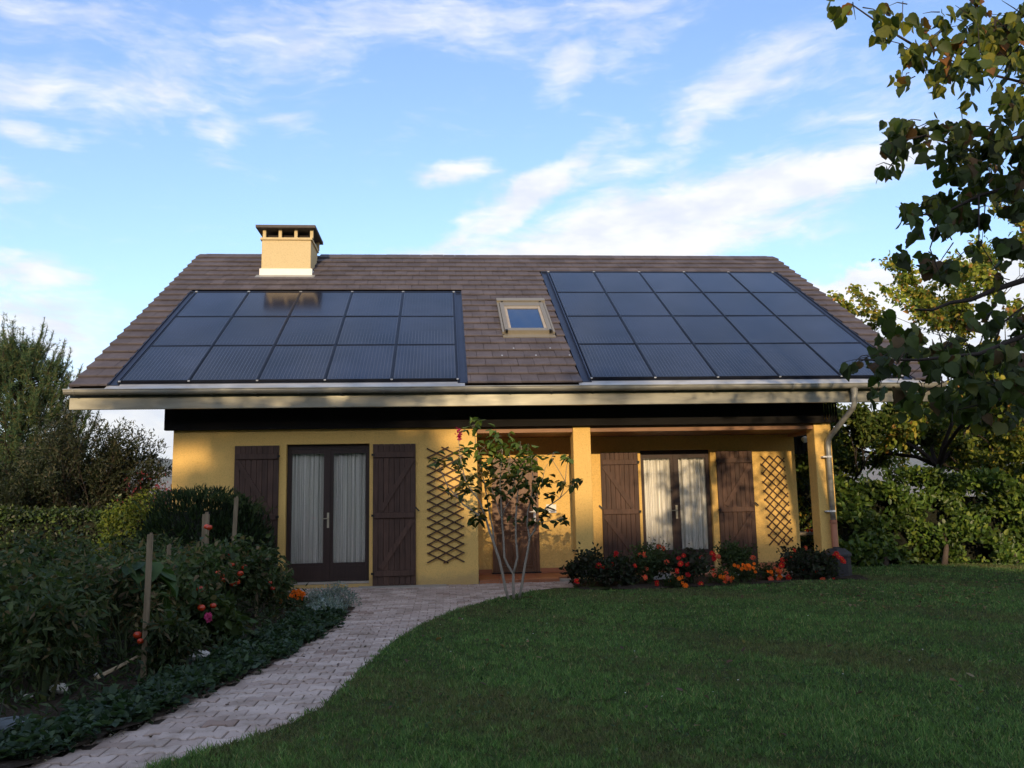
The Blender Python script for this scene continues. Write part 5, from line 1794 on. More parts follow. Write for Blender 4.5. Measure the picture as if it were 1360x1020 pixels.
# strap-leaved clumps (grasses/iris) lower left
def strap_clump(x, y, n, L, label, cols, seed, wd=0.9):
    z = gz(y); root = thing('strap_leaved_plant', label, 'plant', (x, y, z))
    P = np.tile(np.array([[x, y, z]]), (n, 1)) + rng.normal(0, 0.03, (n, 3)) * np.array([1, 1, 0])
    a = rng.uniform(0, 6.28, n); s = rng.uniform(0.1, 0.75, n)
    T = np.stack([np.cos(a) * s, np.sin(a) * s, np.ones(n)], 1)
    put_leaves('blades', root, P, T, np.stack([-np.cos(a), -np.sin(a), 0.3 * np.ones(n)], 1), rng.uniform(0.6, 1.1, n) * L, 'blade', pal(n, cols), M['leaf'])


strap_clump(-2.62, -8.75, 70, 0.30, 'blue-green grassy clump in the lower left corner', [(0.04, 0.075, 0.05), (0.06, 0.10, 0.07)], 1)
strap_clump(-2.85, -8.3, 60, 0.28, 'grassy clump cut off by the left edge of the photo', [(0.03, 0.06, 0.04), (0.05, 0.08, 0.05)], 2)
strap_clump(-2.72, -7.75, 8, 0.42, 'few tall thin leaf blades beside the pale stone', [(0.07, 0.10, 0.04), (0.10, 0.10, 0.05)], 3)
strap_clump(-1.85, -2.75, 14, 0.22, 'thin spiky blades rising behind the orange marigold clump', [(0.05, 0.08, 0.03)], 4)


def rock(x, y, z, sx, sy, sz, label, mat, seed):
    r = np.random.default_rng(seed); m = MB(); nu, nv = 9, 6; v = []; f = []
    ph = r.uniform(0, 6.28, 4)
    for j in range(nv + 1):
        th = math.pi * j / nv
        for i in range(nu):
            p = 2 * math.pi * i / nu
            k = 1 + 0.16 * math.sin(3 * p + ph[0]) * math.sin(th) + 0.12 * math.sin(2 * th + ph[1] + p) + r.uniform(-.05, .05)
            v.append((x + sx * k * math.sin(th) * math.cos(p), y + sy * k * math.sin(th) * math.sin(p), z + sz * k * math.cos(th)))
    for j in range(nv):
        for i in range(nu): f.append((j * nu + i, (j + 1) * nu + i, (j + 1) * nu + (i + 1) % nu, j * nu + (i + 1) % nu))
    m.add(v, f)
    tag(m.build('stone', M[mat], None, origin=(x, y, z)), label, 'stone')


rock(-2.04, -6.42, 0.0, 0.085, 0.06, 0.045, 'long pale stone among the ground cover right of the thick square stake', 'stone', 1)
rock(-2.02, -5.15, 0.05, 0.045, 0.04, 0.035, 'small white stone at the upper part of the ground cover', 'stone', 2)
rock(-2.66, -7.62, 0.0, 0.065, 0.05, 0.035, 'rounded pale stone at the lower left of the bed', 'stone', 3)
rock(-2.50, -7.35, 0.03, 0.035, 0.03, 0.018, 'small pale stone at the end of the fallen stick', 'stone', 4)
rock(-2.55, -8.55, -0.02, 0.15, 0.11, 0.035, 'flat blue-grey slate in the lower left corner', 'slate', 5)
rock(-2.78, -7.78, -0.01, 0.03, 0.02, 0.012, 'tiny pale pebble left of the rounded stone', 'stone', 6)
m = MB().tube([(-2.50, -7.4, 0.02), (-2.40, -7.15, 0.07), (-2.30, -6.95, 0.13)], [0.016, 0.013, 0.006], 6)
tag(m.build('fallen_stick', M['stake'], None, origin=(-2.45, -7.3, 0.0)), 'pale weathered stick lying among the weeds beside the pale stones', 'stick')
m = MB().tube([(-1.93, -3.0, 0.06), (-1.78, -3.15, 0.03), (-1.66, -3.25, 0.0)], 0.004, 4); m.tube([(-1.88, -2.96, 0.06), (-1.74, -3.1, 0.03)], 0.004, 4)
tag(m.build('dry_stalks', M['stake'], None, origin=(-1.8, -3.1, 0.0)), 'thin dry straw stalks lying below the orange marigold clump', 'stalks')
# gravel along the path edge
P = bed_cover(700, 0.0, 0.16, 0, 0, 0, 0.0, -9.8, -6.6)
V, sf = leaf_arrays(P, unit(rdir(700) * np.array([1, 1, .2])), np.tile([[0, 0, 1.0]], (700, 1)), rng.uniform(0.008, 0.022, 700), 'oval')
V[:, :, 2] += rng.uniform(0.004, 0.012, (700, 1)); 
tag(link_mesh('gravel', leaves_mesh('gravel', V, sf, pal(700, [(0.35, 0.31, 0.26), (0.22, 0.19, 0.16)]), M['petal'])), kind='stuff')

# ---- slender multi-stemmed shrub in front of the porch: explicit stems, leaves are parts
cs = thing('slender_shrub', 'slender multi-stemmed shrub with pale stems in the lawn before the front door', 'shrub', (0.92, -2.25, -0.09))
yb = -2.2
def S3(L, r0, r1): 
    n = len(L); return [Vector(p) for p in L], [r0 + (r1 - r0) * i / (n - 1) for i in range(n)]
stems = [
    ([(0.86, yb, -0.10), (0.78, yb, 0.25), (0.66, yb, 0.70), (0.56, yb, 1.02), (0.42, yb - .02, 1.10), (0.25, yb, 1.22), (0.05, yb, 1.45), (-0.10, yb, 1.80)], .022, .005),
    ([(0.66, yb, 0.70), (0.62, yb + .1, 1.05), (0.55, yb + .1, 1.5), (0.48, yb + .1, 1.9), (0.42, yb + .1, 2.25)], .014, .004),
    ([(0.92, yb, -0.10), (0.92, yb, 0.28), (0.80, yb, 0.50), (0.78, yb + .05, 1.0), (0.76, yb, 1.5), (0.80, yb, 1.95), (0.74, yb, 2.10)], .022, .005),
    ([(0.92, yb, 0.28), (0.98, yb, 0.50), (0.96, yb - .05, 1.0), (1.0, yb - .05, 1.4), (1.12, yb, 1.75), (1.06, yb, 2.0)], .018, .004),
    ([(0.98, yb, -0.10), (1.08, yb, 0.40), (1.15, yb, 0.75), (1.13, yb, 1.1), (1.22, yb, 1.5), (1.20, yb, 1.85)], .020, .004),
    ([(1.15, yb, 0.75), (1.26, yb, 0.95), (1.38, yb, 1.15), (1.58, yb, 1.28), (1.66, yb, 1.5), (1.72, yb, 1.85)], .014, .003),
    ([(1.58, yb, 1.28), (1.75, yb, 1.45), (1.85, yb, 1.5)], .006, .003),
    ([(1.66, yb, 1.5), (1.52, yb, 1.75), (1.50, yb, 1.9)], .005, .003),
    ([(1.26, yb, 0.95), (1.45, yb, 0.98), (1.6, yb, 1.0)], .005, .003),
    ([(0.56, yb, 1.02), (0.48, yb - .05, 1.25), (0.30, yb - .05, 1.5), (0.22, yb, 1.85), (0.2, yb, 2.1)], .012, .004),
    ([(0.25, yb, 1.22), (0.12, yb, 1.35), (0.02, yb, 1.40)], .006, .003),
    ([(1.0, yb - .05, 1.4), (0.86, yb - .1, 1.7), (0.88, yb - .1, 1.95)], .008, .003),
    ([(1.13, yb, 1.1), (1.30, yb, 1.4), (1.36, yb, 1.6), (1.42, yb, 1.75)], .008, .003),
    ([(0.78, yb + .05, 1.0), (0.68, yb, 1.3), (0.62, yb - .05, 1.6)], .008, .003),
    ([(0.78, yb + .05, 1.0), (0.92, yb, 1.3), (0.98, yb + .05, 1.65)], .007, .003),
]
for L, r0, r1 in stems:
    p, r_ = S3(L, r0, r1)
    # subdivide with a little wobble
    q = [p[0]]; rr = [r_[0]]
    for i in range(len(p) - 1):
        mid = p[i].lerp(p[i + 1], 0.5) + Vector((random.gauss(0, .012), random.gauss(0, .012), 0))
        q += [mid, p[i + 1]]; rr += [(r_[i] + r_[i + 1]) / 2, r_[i + 1]]
    MB().tube(q, rr, 7).build('stem', M['barkp'], cs, smooth=True)
clus = [(0.42, 2.30, 9, .10, 1), (0.72, 2.13, 9, .12, 1), (0.55, 1.98, 14, .15, 1), (0.76, 1.92, 18, .16, 1), (1.05, 1.98, 12, .13, 1), (1.15, 1.85, 12, .13, 1), (0.92, 1.75, 14, .16, 1), (1.18, 1.72, 10, .12, 1),
        (0.30, 1.95, 7, .10, 1), (-0.08, 1.82, 7, .09, 0), (0.2, 1.75, 9, .10, 0), (0.32, 1.55, 10, .12, 0), (0.28, 1.42, 8, .10, 0), (0.66, 1.55, 14, .16, 0), (0.85, 1.5, 12, .15, 0), (0.70, 1.35, 10, .13, 0),
        (1.05, 1.55, 12, .15, 0), (1.22, 1.45, 10, .13, 0), (1.38, 1.5, 7, .09, 0), (1.12, 1.3, 6, .10, 0), (1.46, 1.32, 3, .05, 0), (1.62, 1.48, 5, .08, 0), (1.82, 1.5, 5, .07, 0), (1.72, 1.82, 4, .06, 1), (1.5, 1.85, 2, .03, 0),
        (0.42, 1.02, 6, .09, 0), (0.5, 1.10, 4, .08, 0), (1.4, 1.12, 5, .07, 0), (1.6, 0.99, 4, .06, 0), (1.24, 0.98, 4, .07, 0), (0.05, 1.42, 3, .05, 0), (0.95, 1.0, 3, .06, 0), (0.6, 1.72, 10, .12, 0), (1.0, 1.68, 8, .12, 0)]
P = []; T = []; S = []; C = []
for (cx, cz, k, sp, lt) in clus:
    for i in range(int(k * 2.4)):
        P.append((cx + random.gauss(0, sp * .62), yb + random.gauss(0, sp * .6), cz + random.gauss(0, sp * .5)))
        a = random.uniform(0, 6.28); T.append((math.cos(a), math.sin(a), random.uniform(-0.8, 0.25)))
        S.append(random.uniform(0.085, 0.145))
        c = random.choice([(0.11, 0.17, 0.03), (0.14, 0.20, 0.04), (0.09, 0.14, 0.03)]) if lt else random.choice([(0.045, 0.08, 0.02), (0.065, 0.10, 0.025), (0.035, 0.06, 0.018), (0.15, 0.13, 0.03)])
        C.append(np.array(c) * random.uniform(.85, 1.15))
V, sf = leaf_arrays(np.array(P), np.array(T), np.tile([[0, 0.0, 1.0]], (len(P), 1)) + rng.normal(0, .35, (len(P), 3)), np.array(S), 'oval')
C = np.array(C); off = np.array([0.92, -2.25, -0.09])
for i in range(min(300, len(V))):
    c = V[i:i + 1, 0].copy()[0]
    link_mesh('leaf', leaves_mesh('leaf', V[i:i + 1], sf, C[i:i + 1], M['leaf'], c), cs, Vector(c - off))
if len(V) > 300:
    tag(link_mesh('more_leaves', leaves_mesh('more_leaves', V[300:], sf, C[300:], M['leaf'], off), cs), kind='stuff')
tw = MB(); allst = [Vector(p) for L, _, _ in stems for p in L]
for (cx, cz, k, sp, lt) in clus:
    c0 = Vector((cx, yb, cz)); near = sorted(allst, key=lambda p: (p - c0).length + (0.3 if p.z > cz + .05 else 0))[0]
    tw.tube([near, near.lerp(c0, .5) + Vector((random.gauss(0, .02), random.gauss(0, .02), .02)), c0], [.005, .004, .003], 4, caps=False)
    for i in range(max(2, k // 3)):
        e = c0 + Vector((random.gauss(0, sp * .6), random.gauss(0, sp * .6), random.gauss(0, sp * .6)))
        tw.tube([c0, c0.lerp(e, .5) + Vector((0, 0, .012)), e], [.003, .0025, .0015], 3, caps=False)
tag(tw.build('twigs', M['barkp'], cs), kind='stuff')
# pink flower spike
P = np.array([[0.205 + random.gauss(0, .012), yb + random.gauss(0, .012), 2.10 + 0.15 * k / 60] for k in range(60)])
put_leaves('flower_spike', cs, P, rdir(60) + np.array([0, 0, .2]), rdir(60), np.full(60, 0.035), 'oval', pal(60, [(0.62, 0.03, 0.16), (0.5, 0.02, 0.12)]), M['petal'])
# grass tuft and mulch at its foot
strap_clump(0.98, -2.28, 40, 0.09, 'tuft of longer grass around the foot of the slender shrub', [(0.04, 0.07, 0.02), (0.08, 0.09, 0.03)], 9)

# ---- right hedge and trees
hr = thing('laurel_hedge', 'tall glossy laurel hedge right of the house behind the lawn', 'hedge', (9.5, 2.0, -0.05))
th_ = lambda x: 1.55 + 0.12 * math.sin(x * 2.2) + 0.10 * math.sin(x * 5.1) + 0.05 * math.sin(x * 11.0)
P, N_ = box_shell(26000, 7.15, 14.5, 1.25, 2.4, -0.05, th_, 0.42)
P[:, 1] += 0.16 * np.sin(P[:, 0] * 2.3) + 0.14 * np.sin(P[:, 2] * 4 + P[:, 0] * 3)
k = np.sin(P[:, 0] * 5.3 + np.sin(P[:, 2] * 3)) * np.sin(P[:, 2] * 6.1 + P[:, 0]) + rng.normal(0, .25, len(P)) > -0.32
P = P[k]; N_ = N_[k]
surf_leaves('foliage', hr, P, N_, 0.10, 'oval', [(0.045, 0.085, 0.016), (0.075, 0.13, 0.022), (0.11, 0.17, 0.028), (0.17, 0.22, 0.035)], [.3, .35, .25, .1], M['leafg'], 0.5, 0.1, up=0.5)
MB().box(7.4, 14.4, 1.75, 2.3, -0.1, 1.2).build('dark_core', M['core'], hr)
for (x0, z1, ln) in ((9.0, 0.55, 0.28), (7.9, 0.7, 0.2), (10.4, 0.6, -0.1)):
    MB().tube([(x0, 1.2, -0.1), (x0 + ln * 0.5, 1.3, z1 * 0.5), (x0 + ln, 1.55, z1)], [0.06, 0.045, 0.03], 7).build('trunk', M['bark'], hr, smooth=True)
hr2 = thing('back_hedge', 'sunlit olive-green hedge seen through the gap beside the right post', 'hedge', (7.6, 6.5, -0.1))
P, N_ = blob_pts(5000, (8.3, 7.0, 1.0), (1.6, 0.8, 1.7), 0.35, 0.15, 6, -0.1)
surf_leaves('foliage', hr2, P, N_, 0.09, 'oval', G_MID + G_GOLD, None, M['leaf'])
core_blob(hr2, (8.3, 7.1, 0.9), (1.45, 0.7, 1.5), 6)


def fruit_tree(name, base, h, lean, label, n, size, cols, w, seed, depth=3, spread=0.75, r0=0.085, first=1.0, clear=None, trunk_h=0.28, mat='leaf', bk='barkd', shape='oval', droop=0.35):
    random.seed(seed)
    root = thing(name, label, 'tree', base)
    segs, tips = [], []
    grow(base, lean, h * trunk_h, r0, 0, nseg=4, wob=0.06, segs=segs, tips=[])
    top = segs[0][0][-1]
    segs[0] = (segs[0][0], [r0, r0 * .95, r0 * .9, r0 * .85, r0 * .8], 3)
    for i in range(6):
        a = 2 * math.pi * i / 6 + random.uniform(-.4, .4)
        grow(top, (math.cos(a) * spread, math.sin(a) * spread, random.uniform(0.35, 1.1)), h * 0.33 * random.uniform(.8, 1.25), r0 * 0.55, depth, 0.65, 5, (3, 4), 0.66, 0.02, 0.15, 0.02, segs, tips)
    if clear: tips = [t for t in tips if clear(t[0])]
    wood('trunk', [s for s in segs if s[2] >= 2 and (s is segs[0] or not clear or clear(s[0][-1] - Vector((1.0, 0, 0))))], M[bk], root, 9)
    tw_ = wood('twigs', [s for s in segs if s[2] < 2 and (not clear or (clear(s[0][-1]) and clear(s[0][0] - Vector((0.7, 0, 0)))))], M[bk], root, 5)
    tag(tw_, kind='stuff')
    twig_leaves('crown', root, tips, n, 0.07, size, shape, cols, w, M[mat], droop, 0.5)
    return root


fruit_tree('fruit_tree', (10.1, 2.8, -0.1), 6.9, (-0.10, 0, 1), 'autumn fruit tree with yellow-green leaves behind the laurel hedge', 36000, 0.10,
           [(0.17, 0.22, 0.030), (0.25, 0.27, 0.038), (0.36, 0.30, 0.045), (0.08, 0.12, 0.024), (0.38, 0.20, 0.06)], [.30, .25, .17, .22, .06], 31, spread=1.0,
           clear=lambda p: p.x > 7.5 and not (p.x < 8.3 and p.y < 1.6))
fruit_tree('fruit_tree', (12.2, 3.6, -0.1), 4.6, (0.1, 0, 1), 'farther autumn tree at the right edge behind the laurel hedge', 15000, 0.11,
           [(0.12, 0.17, 0.028), (0.20, 0.24, 0.04), (0.32, 0.28, 0.04), (0.07, 0.10, 0.02)], [.3, .3, .15, .25], 37, spread=1.0)
fruit_tree('dark_leaved_tree', (8.3, 4.6, -0.1), 3.6, (0.0, 0, 1), 'darker green tree right behind the corner of the house', 22000, 0.10,
           [(0.055, 0.09, 0.02), (0.085, 0.13, 0.028), (0.15, 0.18, 0.04)], [.4, .35, .25], 33, spread=0.9, clear=lambda p: p.x > 7.2)
fruit_tree('background_tree', (16.5, 9.0, -0.1), 5.0, (0.0, 0, 1), 'distant tree far right beyond the hedge', 9000, 0.16,
           [(0.06, 0.09, 0.02), (0.10, 0.13, 0.03), (0.18, 0.16, 0.04)], None, 34, spread=1.0)
fruit_tree('background_tree', (-13.5, 12.0, -0.1), 4.5, (0.0, 0, 1), 'dark tree beyond the pines at the far left', 9000, 0.16,
           [(0.04, 0.06, 0.02), (0.06, 0.09, 0.03)], None, 35, spread=1.0)
for i, (x, y, r, lab) in enumerate(((-9.0, 14, 2.6, 'low bushes in the distance between the shrubs and the house'), (12.5, 16, 3.2, 'wide bushes in the distance behind the fruit trees'), (-18, 16, 3.5, 'wide bush far left behind the pines'), (20, 12, 3.6, 'wide bush far right'))):
    b = thing('background_bush', lab, 'bush', (x, y, -0.2))
    P, N_ = blob_pts(4500, (x, y, 0.4), (r, 1.5, 1.5 if i == 0 else 2.3), 0.4, 0.2, i, -0.2)
    surf_leaves('foliage', b, P, N_, 0.16, 'oval', G_MID + [(0.12, 0.12, 0.05)], None, M['leaf'])
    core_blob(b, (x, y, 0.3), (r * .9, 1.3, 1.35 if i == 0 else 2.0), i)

# ---- foreground tree: its branches hang into the top right corner
ft = thing('foreground_tree', 'big-leaved tree whose shaded boughs hang into the upper right corner', 'tree', (5.6, -9.2, -0.08))
MB().tube([(5.6, -9.2, -0.1), (5.5, -9.2, 1.6), (5.35, -9.1, 3.2), (5.0, -9.1, 5.0), (4.8, -9.0, 6.4)], [0.19, 0.15, 0.12, 0.08, 0.03], 10).build('trunk', M['barkd'], ft, smooth=True)


def fpt(px, py, y):
    """point on the vertical plane at distance y that stands behind a spot of the photo (worked out once for the calibrated camera)"""
    d = _f + _r * ((px - 680) / 1140.0) + _u * ((510 - py) / 1140.0)
    t = (y + 13.997) / d.y
    return Vector((0, -13.997, 1.186)) + d * t


boughs = [
    ([(1440, 330), (1360, 372), (1320, 385), (1290, 398), (1262, 402), (1238, 412), (1215, 411)], -9.15, .022),
    ([(1440, 420), (1375, 440), (1300, 470), (1220, 478), (1140, 478)], -9.3, .018),
    ([(1450, 350), (1370, 400), (1330, 430), (1300, 520)], -9.0, .014),
    ([(1440, 140), (1360, 180), (1290, 200), (1230, 180), (1180, 190)], -9.1, .018),
    ([(1440, 210), (1370, 240), (1300, 260), (1250, 285), (1205, 285)], -9.3, .016),
    ([(1440, -40), (1360, 20), (1300, 50), (1230, 70), (1180, 40), (1130, 5)], -8.9, .018),
    ([(1300, 50), (1260, 90), (1215, 95)], -8.9, .008),
    ([(1440, -60), (1320, -40), (1220, -20), (1140, 0)], -8.7, .014),
    ([(1430, 60), (1360, 110), (1300, 95), (1250, 75)], -9.1, .014),
    ([(1440, 460), (1380, 500), (1330, 530), (1270, 545)], -9.2, .012),
    ([(1300, 260), (1300, 320), (1330, 370)], -9.3, .006), ([(1250, 285), (1235, 330), (1250, 370)], -9.3, .006),
]
for L, y, r in boughs:
    p = [fpt(a, b, y + random.uniform(-.08, .08)) for a, b in L]
    MB().tube(p, [r * (1 - .75 * i / (len(p) - 1)) for i in range(len(p))], 6).build('branch', M['barkd'], ft, smooth=True)
# leafy patches: (px, py, half width, half height, leaves)
patch = [(1130, 10, 26, 14, 7), (1185, 10, 25, 16, 10), (1170, 45, 16, 14, 7), (1205, 75, 22, 28, 15), (1195, 105, 14, 14, 6), (1240, 35, 40, 30, 34), (1260, 85, 30, 22, 22), (1295, 30, 40, 35, 40), (1250, 100, 18, 14, 9),
         (1330, 60, 45, 50, 60), (1345, 20, 35, 40, 36), (1300, 85, 20, 16, 12), (1350, 120, 25, 35, 26), (1330, 140, 16, 22, 10),
         (1180, 190, 24, 18, 16), (1175, 222, 12, 14, 7), (1205, 170, 26, 20, 18), (1240, 170, 30, 22, 20), (1290, 180, 40, 24, 30), (1340, 190, 32, 40, 42), (1260, 205, 28, 22, 18), (1300, 230, 38, 34, 40), (1345, 250, 28, 38, 36),
         (1205, 280, 18, 16, 10), (1228, 268, 22, 12, 9), (1250, 290, 28, 30, 24), (1285, 275, 30, 30, 26), (1205, 315, 12, 20, 7), (1248, 335, 18, 24, 12), (1270, 345, 22, 22, 14), (1332, 335, 14, 34, 12), (1325, 380, 12, 16, 5),
         (1170, 478, 34, 18, 18), (1140, 480, 18, 10, 5), (1165, 500, 14, 20, 5), (1200, 455, 30, 28, 26), (1240, 460, 36, 36, 40), (1280, 470, 36, 40, 46), (1320, 470, 34, 44, 46), (1350, 500, 22, 40, 26), (1250, 515, 32, 28, 22), (1210, 510, 22, 26, 14),
         (1290, 530, 30, 30, 24), (1255, 550, 14, 16, 6), (1300, 420, 40, 14, 16), (1345, 440, 20, 24, 14), (1350, 545, 16, 24, 10), (1205, 535, 10, 16, 4)]
rest_p = []
for (a, b, w_, h_, k) in patch:
    kk = int(k * (1.7 + 0.7 * (a > 1270))); ncl = max(2, kk // 7)
    cl_ = [(random.gauss(a, w_ * .55), random.gauss(b, h_ * .55), -9.1 + random.gauss(0, .26)) for _ in range(ncl)]
    for i in range(kk):
        c_ = cl_[i % ncl]
        px = random.gauss(c_[0], 6); py = c_[1] + random.gauss(2, 7)
        rest_p.append((fpt(px, py, c_[2] + random.gauss(0, .05)), py))
tw = MB()
for (a, b, w_, h_, k) in patch:
    for i in range(max(2, k // 6)):
        p0 = fpt(a + random.gauss(0, w_ * .3) + 14, b + random.gauss(0, h_ * .3) - 6, -9.1 + random.gauss(0, .12)); p2 = fpt(a + random.gauss(0, w_ * .8), b + random.gauss(0, h_ * .7) + 6, -9.1 + random.gauss(0, .2))
        tw.tube([p0, p0.lerp(p2, .5) + Vector((0, 0, random.uniform(0, .03))), p2], [.004, .003, .0015], 4, caps=False)
tag(tw.build('twigs', M['barkd'], ft), kind='stuff')
# crown beyond the frame: more foliage above and to the right of what is seen
far_p = []
for i in range(1500):
    q = Vector((random.gauss(5.0, 0.95), random.gauss(-9.1, 0.9), random.gauss(4.6, 1.0)))
    d = q - Vector((0, -13.997, 1.186)); z = d.dot(_f); sx = 680 + 1140 * d.dot(_r) / z; sy = 510 - 1140 * d.dot(_u) / z
    if sx < 1385 and sy > -25: continue
    far_p.append((q, 0))
for i in range(900):  # unseen low leaf cluster added to cast shade on the laurel hedge
    q = Vector((random.gauss(6.45, 0.45), random.gauss(-9.1, 0.7), random.gauss(3.15, 0.38)))
    d = q - Vector((0, -13.997, 1.186)); z = d.dot(_f); sx = 680 + 1140 * d.dot(_r) / z
    if sx > 1400: far_p.append((q, 0))
allp = rest_p + far_p
P = np.array([tuple(q[0]) for q in allp]); n = len(P)
a_ = rng.uniform(0, 6.28, n)
T = unit(np.stack([np.cos(a_) * .6, np.sin(a_) * .6, -rng.uniform(0.25, 1.5, n)], 1))
Nn = unit(rng.normal(size=(n, 3)) * .6 + np.array([0, -0.6, 0.5]))
S = rng.uniform(0.042, 0.098, n)
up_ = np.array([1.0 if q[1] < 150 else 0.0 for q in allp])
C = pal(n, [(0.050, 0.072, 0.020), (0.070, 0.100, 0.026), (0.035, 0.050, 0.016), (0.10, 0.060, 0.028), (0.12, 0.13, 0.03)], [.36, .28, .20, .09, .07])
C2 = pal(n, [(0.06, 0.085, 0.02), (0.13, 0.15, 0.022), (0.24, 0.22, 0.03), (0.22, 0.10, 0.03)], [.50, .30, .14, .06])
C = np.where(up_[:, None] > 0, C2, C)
SHAPES['hazel'] = ([(0, 0, 0), (-0.06, -0.22, 0.03), (0.12, -0.42, 0.06), (0.38, -0.48, 0.08), (0.55, -0.36, 0.05), (0.66, -0.33, 0.06), (0.85, -0.14, 0.0), (1.0, 0, -0.14),
                    (0.85, 0.14, 0.0), (0.66, 0.33, 0.06), (0.55, 0.36, 0.05), (0.38, 0.48, 0.08), (0.12, 0.42, 0.06), (-0.06, 0.22, 0.03), (0.45, 0, -0.03)],
                   [(0, 1, 2, 14), (14, 2, 3, 4), (14, 4, 5, 6, 7), (14, 7, 8, 9, 10), (14, 10, 11, 12), (0, 14, 12, 13)])
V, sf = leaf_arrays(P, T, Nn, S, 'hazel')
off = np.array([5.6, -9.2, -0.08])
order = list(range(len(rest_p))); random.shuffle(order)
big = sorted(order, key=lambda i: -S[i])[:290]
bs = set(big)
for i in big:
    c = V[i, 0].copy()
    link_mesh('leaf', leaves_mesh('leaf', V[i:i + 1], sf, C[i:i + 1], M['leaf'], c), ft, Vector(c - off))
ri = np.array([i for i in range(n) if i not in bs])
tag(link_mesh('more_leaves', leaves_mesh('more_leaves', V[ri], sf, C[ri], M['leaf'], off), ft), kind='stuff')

# ---- tall trees behind the viewer: they throw the dappled shade on the left half of the facade
def shade_tree(base, h, crown, label, n, seed, size=0.22):
    random.seed(seed)
    root = thing('tall_tree', label, 'tree', base)
    MB().tube([base, (base[0] + .1, base[1], base[2] + h * .5), (base[0], base[1], base[2] + h * .93)], [0.28, 0.2, 0.06], 9).build('trunk', M['barkd'], root, smooth=True)
    P = []; 
    for (cx, cz, rx, rz, k) in crown:
        p, d = blob_pts(k, (cx, base[1], cz), (rx, 1.2, rz), 0.9, 0.25, seed + cx, None); P.append(p)
    P = np.concatenate(P); n = len(P)
    T = unit(rdir(n)); put_leaves('crown', root, P, T, rdir(n), size * rng.uniform(.6, 1.3, n), 'oval', pal(n, G_MID), M['leaf'])


YT_ = -28.0; KX = 28 * math.tan(SUN_AZ); KZ = 28 * math.tan(SUN_EL) / math.cos(SUN_AZ)
shade_tree((-2.2 - KX, YT_, -0.2), 9.6, [(x - KX, z + KZ, rx, rz, k) for (x, z, rx, rz, k) in
           ((-3.2, 1.0, .9, .8, 1100), (-2.6, 1.75, 1.0, .75, 1500), (-1.6, 1.7, 1.0, .8, 1500), (-0.75, 1.35, .75, .8, 1100), (-1.6, 2.35, 1.2, .35, 700), (-3.1, 2.3, .8, .3, 420), (-0.4, 2.2, .5, .3, 150), (-2.2, 0.9, 2.2, .8, 1600), (-0.2, 1.0, .45, .5, 300),
            (-4.2, 2.55, .9, .25, 260), (-3.85, 1.35, .35, .5, 260), (-4.1, 0.8, .5, .4, 400), (-0.6, 2.75, 1.6, .2, 160), (2.7, 2.9, .7, .18, 90))],
           'tall tree standing behind the viewer, left of the lawn', 0, 91)

# ---- lawn grass: real blades, denser and finer close to the viewer
def lawn_grass():
    N = 600000
    d = 4.0 + (18.0 - 4.0) * rng.random(N) ** 1.45
    az = np.radians(rng.uniform(-24, 42, N))
    x = d * np.sin(az); y = -14.0 + d * np.cos(az)
    PRy = np.array([p[1] for p in PR][::-1]); PRx = np.array([p[0] for p in PR][::-1])
    lim = np.interp(y, PRy, PRx) + 0.012 * np.sin(y * 23) + 0.010 * np.sin(y * 57) - 0.018 - 0.03 * rng.random(N) ** 3
    k = (y > -10.6) & (x > lim)
    k &= (y < -1.42 + 0.14 * np.clip(x - 3.2, 0, 10) + 0.04 * np.sin(x * 5)) | ((x > 6.45) & (y < 1.4))
    x = x[k]; y = y[k]; d = d[k]
    den = np.sin(x * 1.9 + y * 1.1) * np.sin(y * 1.7 - x * 0.6) + 0.6 * np.sin(x * 4.1) * np.sin(y * 5.3)
    tab = rng.random(8192)
    def cell(sc, o=0): return tab[((np.floor((x + .3 * y) * sc).astype(int) * 733) ^ (np.floor((y - .2 * x) * sc).astype(int) * 379 + o)) & 8191]
    tuft = 0.5 * cell(17) + 0.3 * cell(8, 11) + 0.2 * cell(3.3, 29)
    keep = rng.random(len(x)) < 0.62 + 0.12 * den + 0.5 * tuft
    x = x[keep]; y = y[keep]; d = d[keep]; den = den[keep]; tuft = tuft[keep]
    n = len(x)
    t = np.clip(-y / 2.5, 0, 1)
    z = -0.016 - 0.05 * t * t * (3 - 2 * t) + 0.010 * np.sin(x * 1.7 + y * 0.9) + 0.008 * np.sin(x * 3.1 - y * 2.3)
    P = np.stack([x, y, z], 1)
    T = unit(rdir(n) * 0.75 + np.array([0, 0, 1.0]))
    L = rng.uniform(0.014, 0.040, n) * (1 + 0.12 * den) * (0.45 + 1.15 * tuft) * (1 + 0.3 * (x - lim[k][keep] < 0.10))
    wk = 0.0016 + 0.00034 * d
    T = T; B = unit(np.cross(rdir(n), T))
    V = np.empty((n, 3, 3))
    V[:, 0] = P - B * wk[:, None]; V[:, 1] = P + B * wk[:, None]; V[:, 2] = P + T * L[:, None]
    dry = np.clip(0.8 * np.sin(x * 0.9 + 2) * np.sin(y * 1.3 + x * .4) + 0.5 * np.sin(x * 3.3 + y * 2.2) + 1.6 * (0.5 - tuft), 0, 1)
    C = pal(n, [(0.050, 0.104, 0.030), (0.074, 0.140, 0.040), (0.120, 0.195, 0.056), (0.22, 0.20, 0.09)], [.36, .34, .24, .06], 0.28)
    C = C * (1 + 0.12 * den[:, None]) * (0.68 + 0.86 * tuft[:, None])
    C = C * (1 - 0.65 * dry[:, None]) + np.array([0.16, 0.13, 0.065]) * 0.65 * dry[:, None] * rng.uniform(.4, 1.2, (n, 1))
    tag(link_mesh('lawn_grass', leaves_mesh('lawn_grass', V, [(0, 1, 2)], C, M['grass'])), kind='stuff')


lawn_grass()
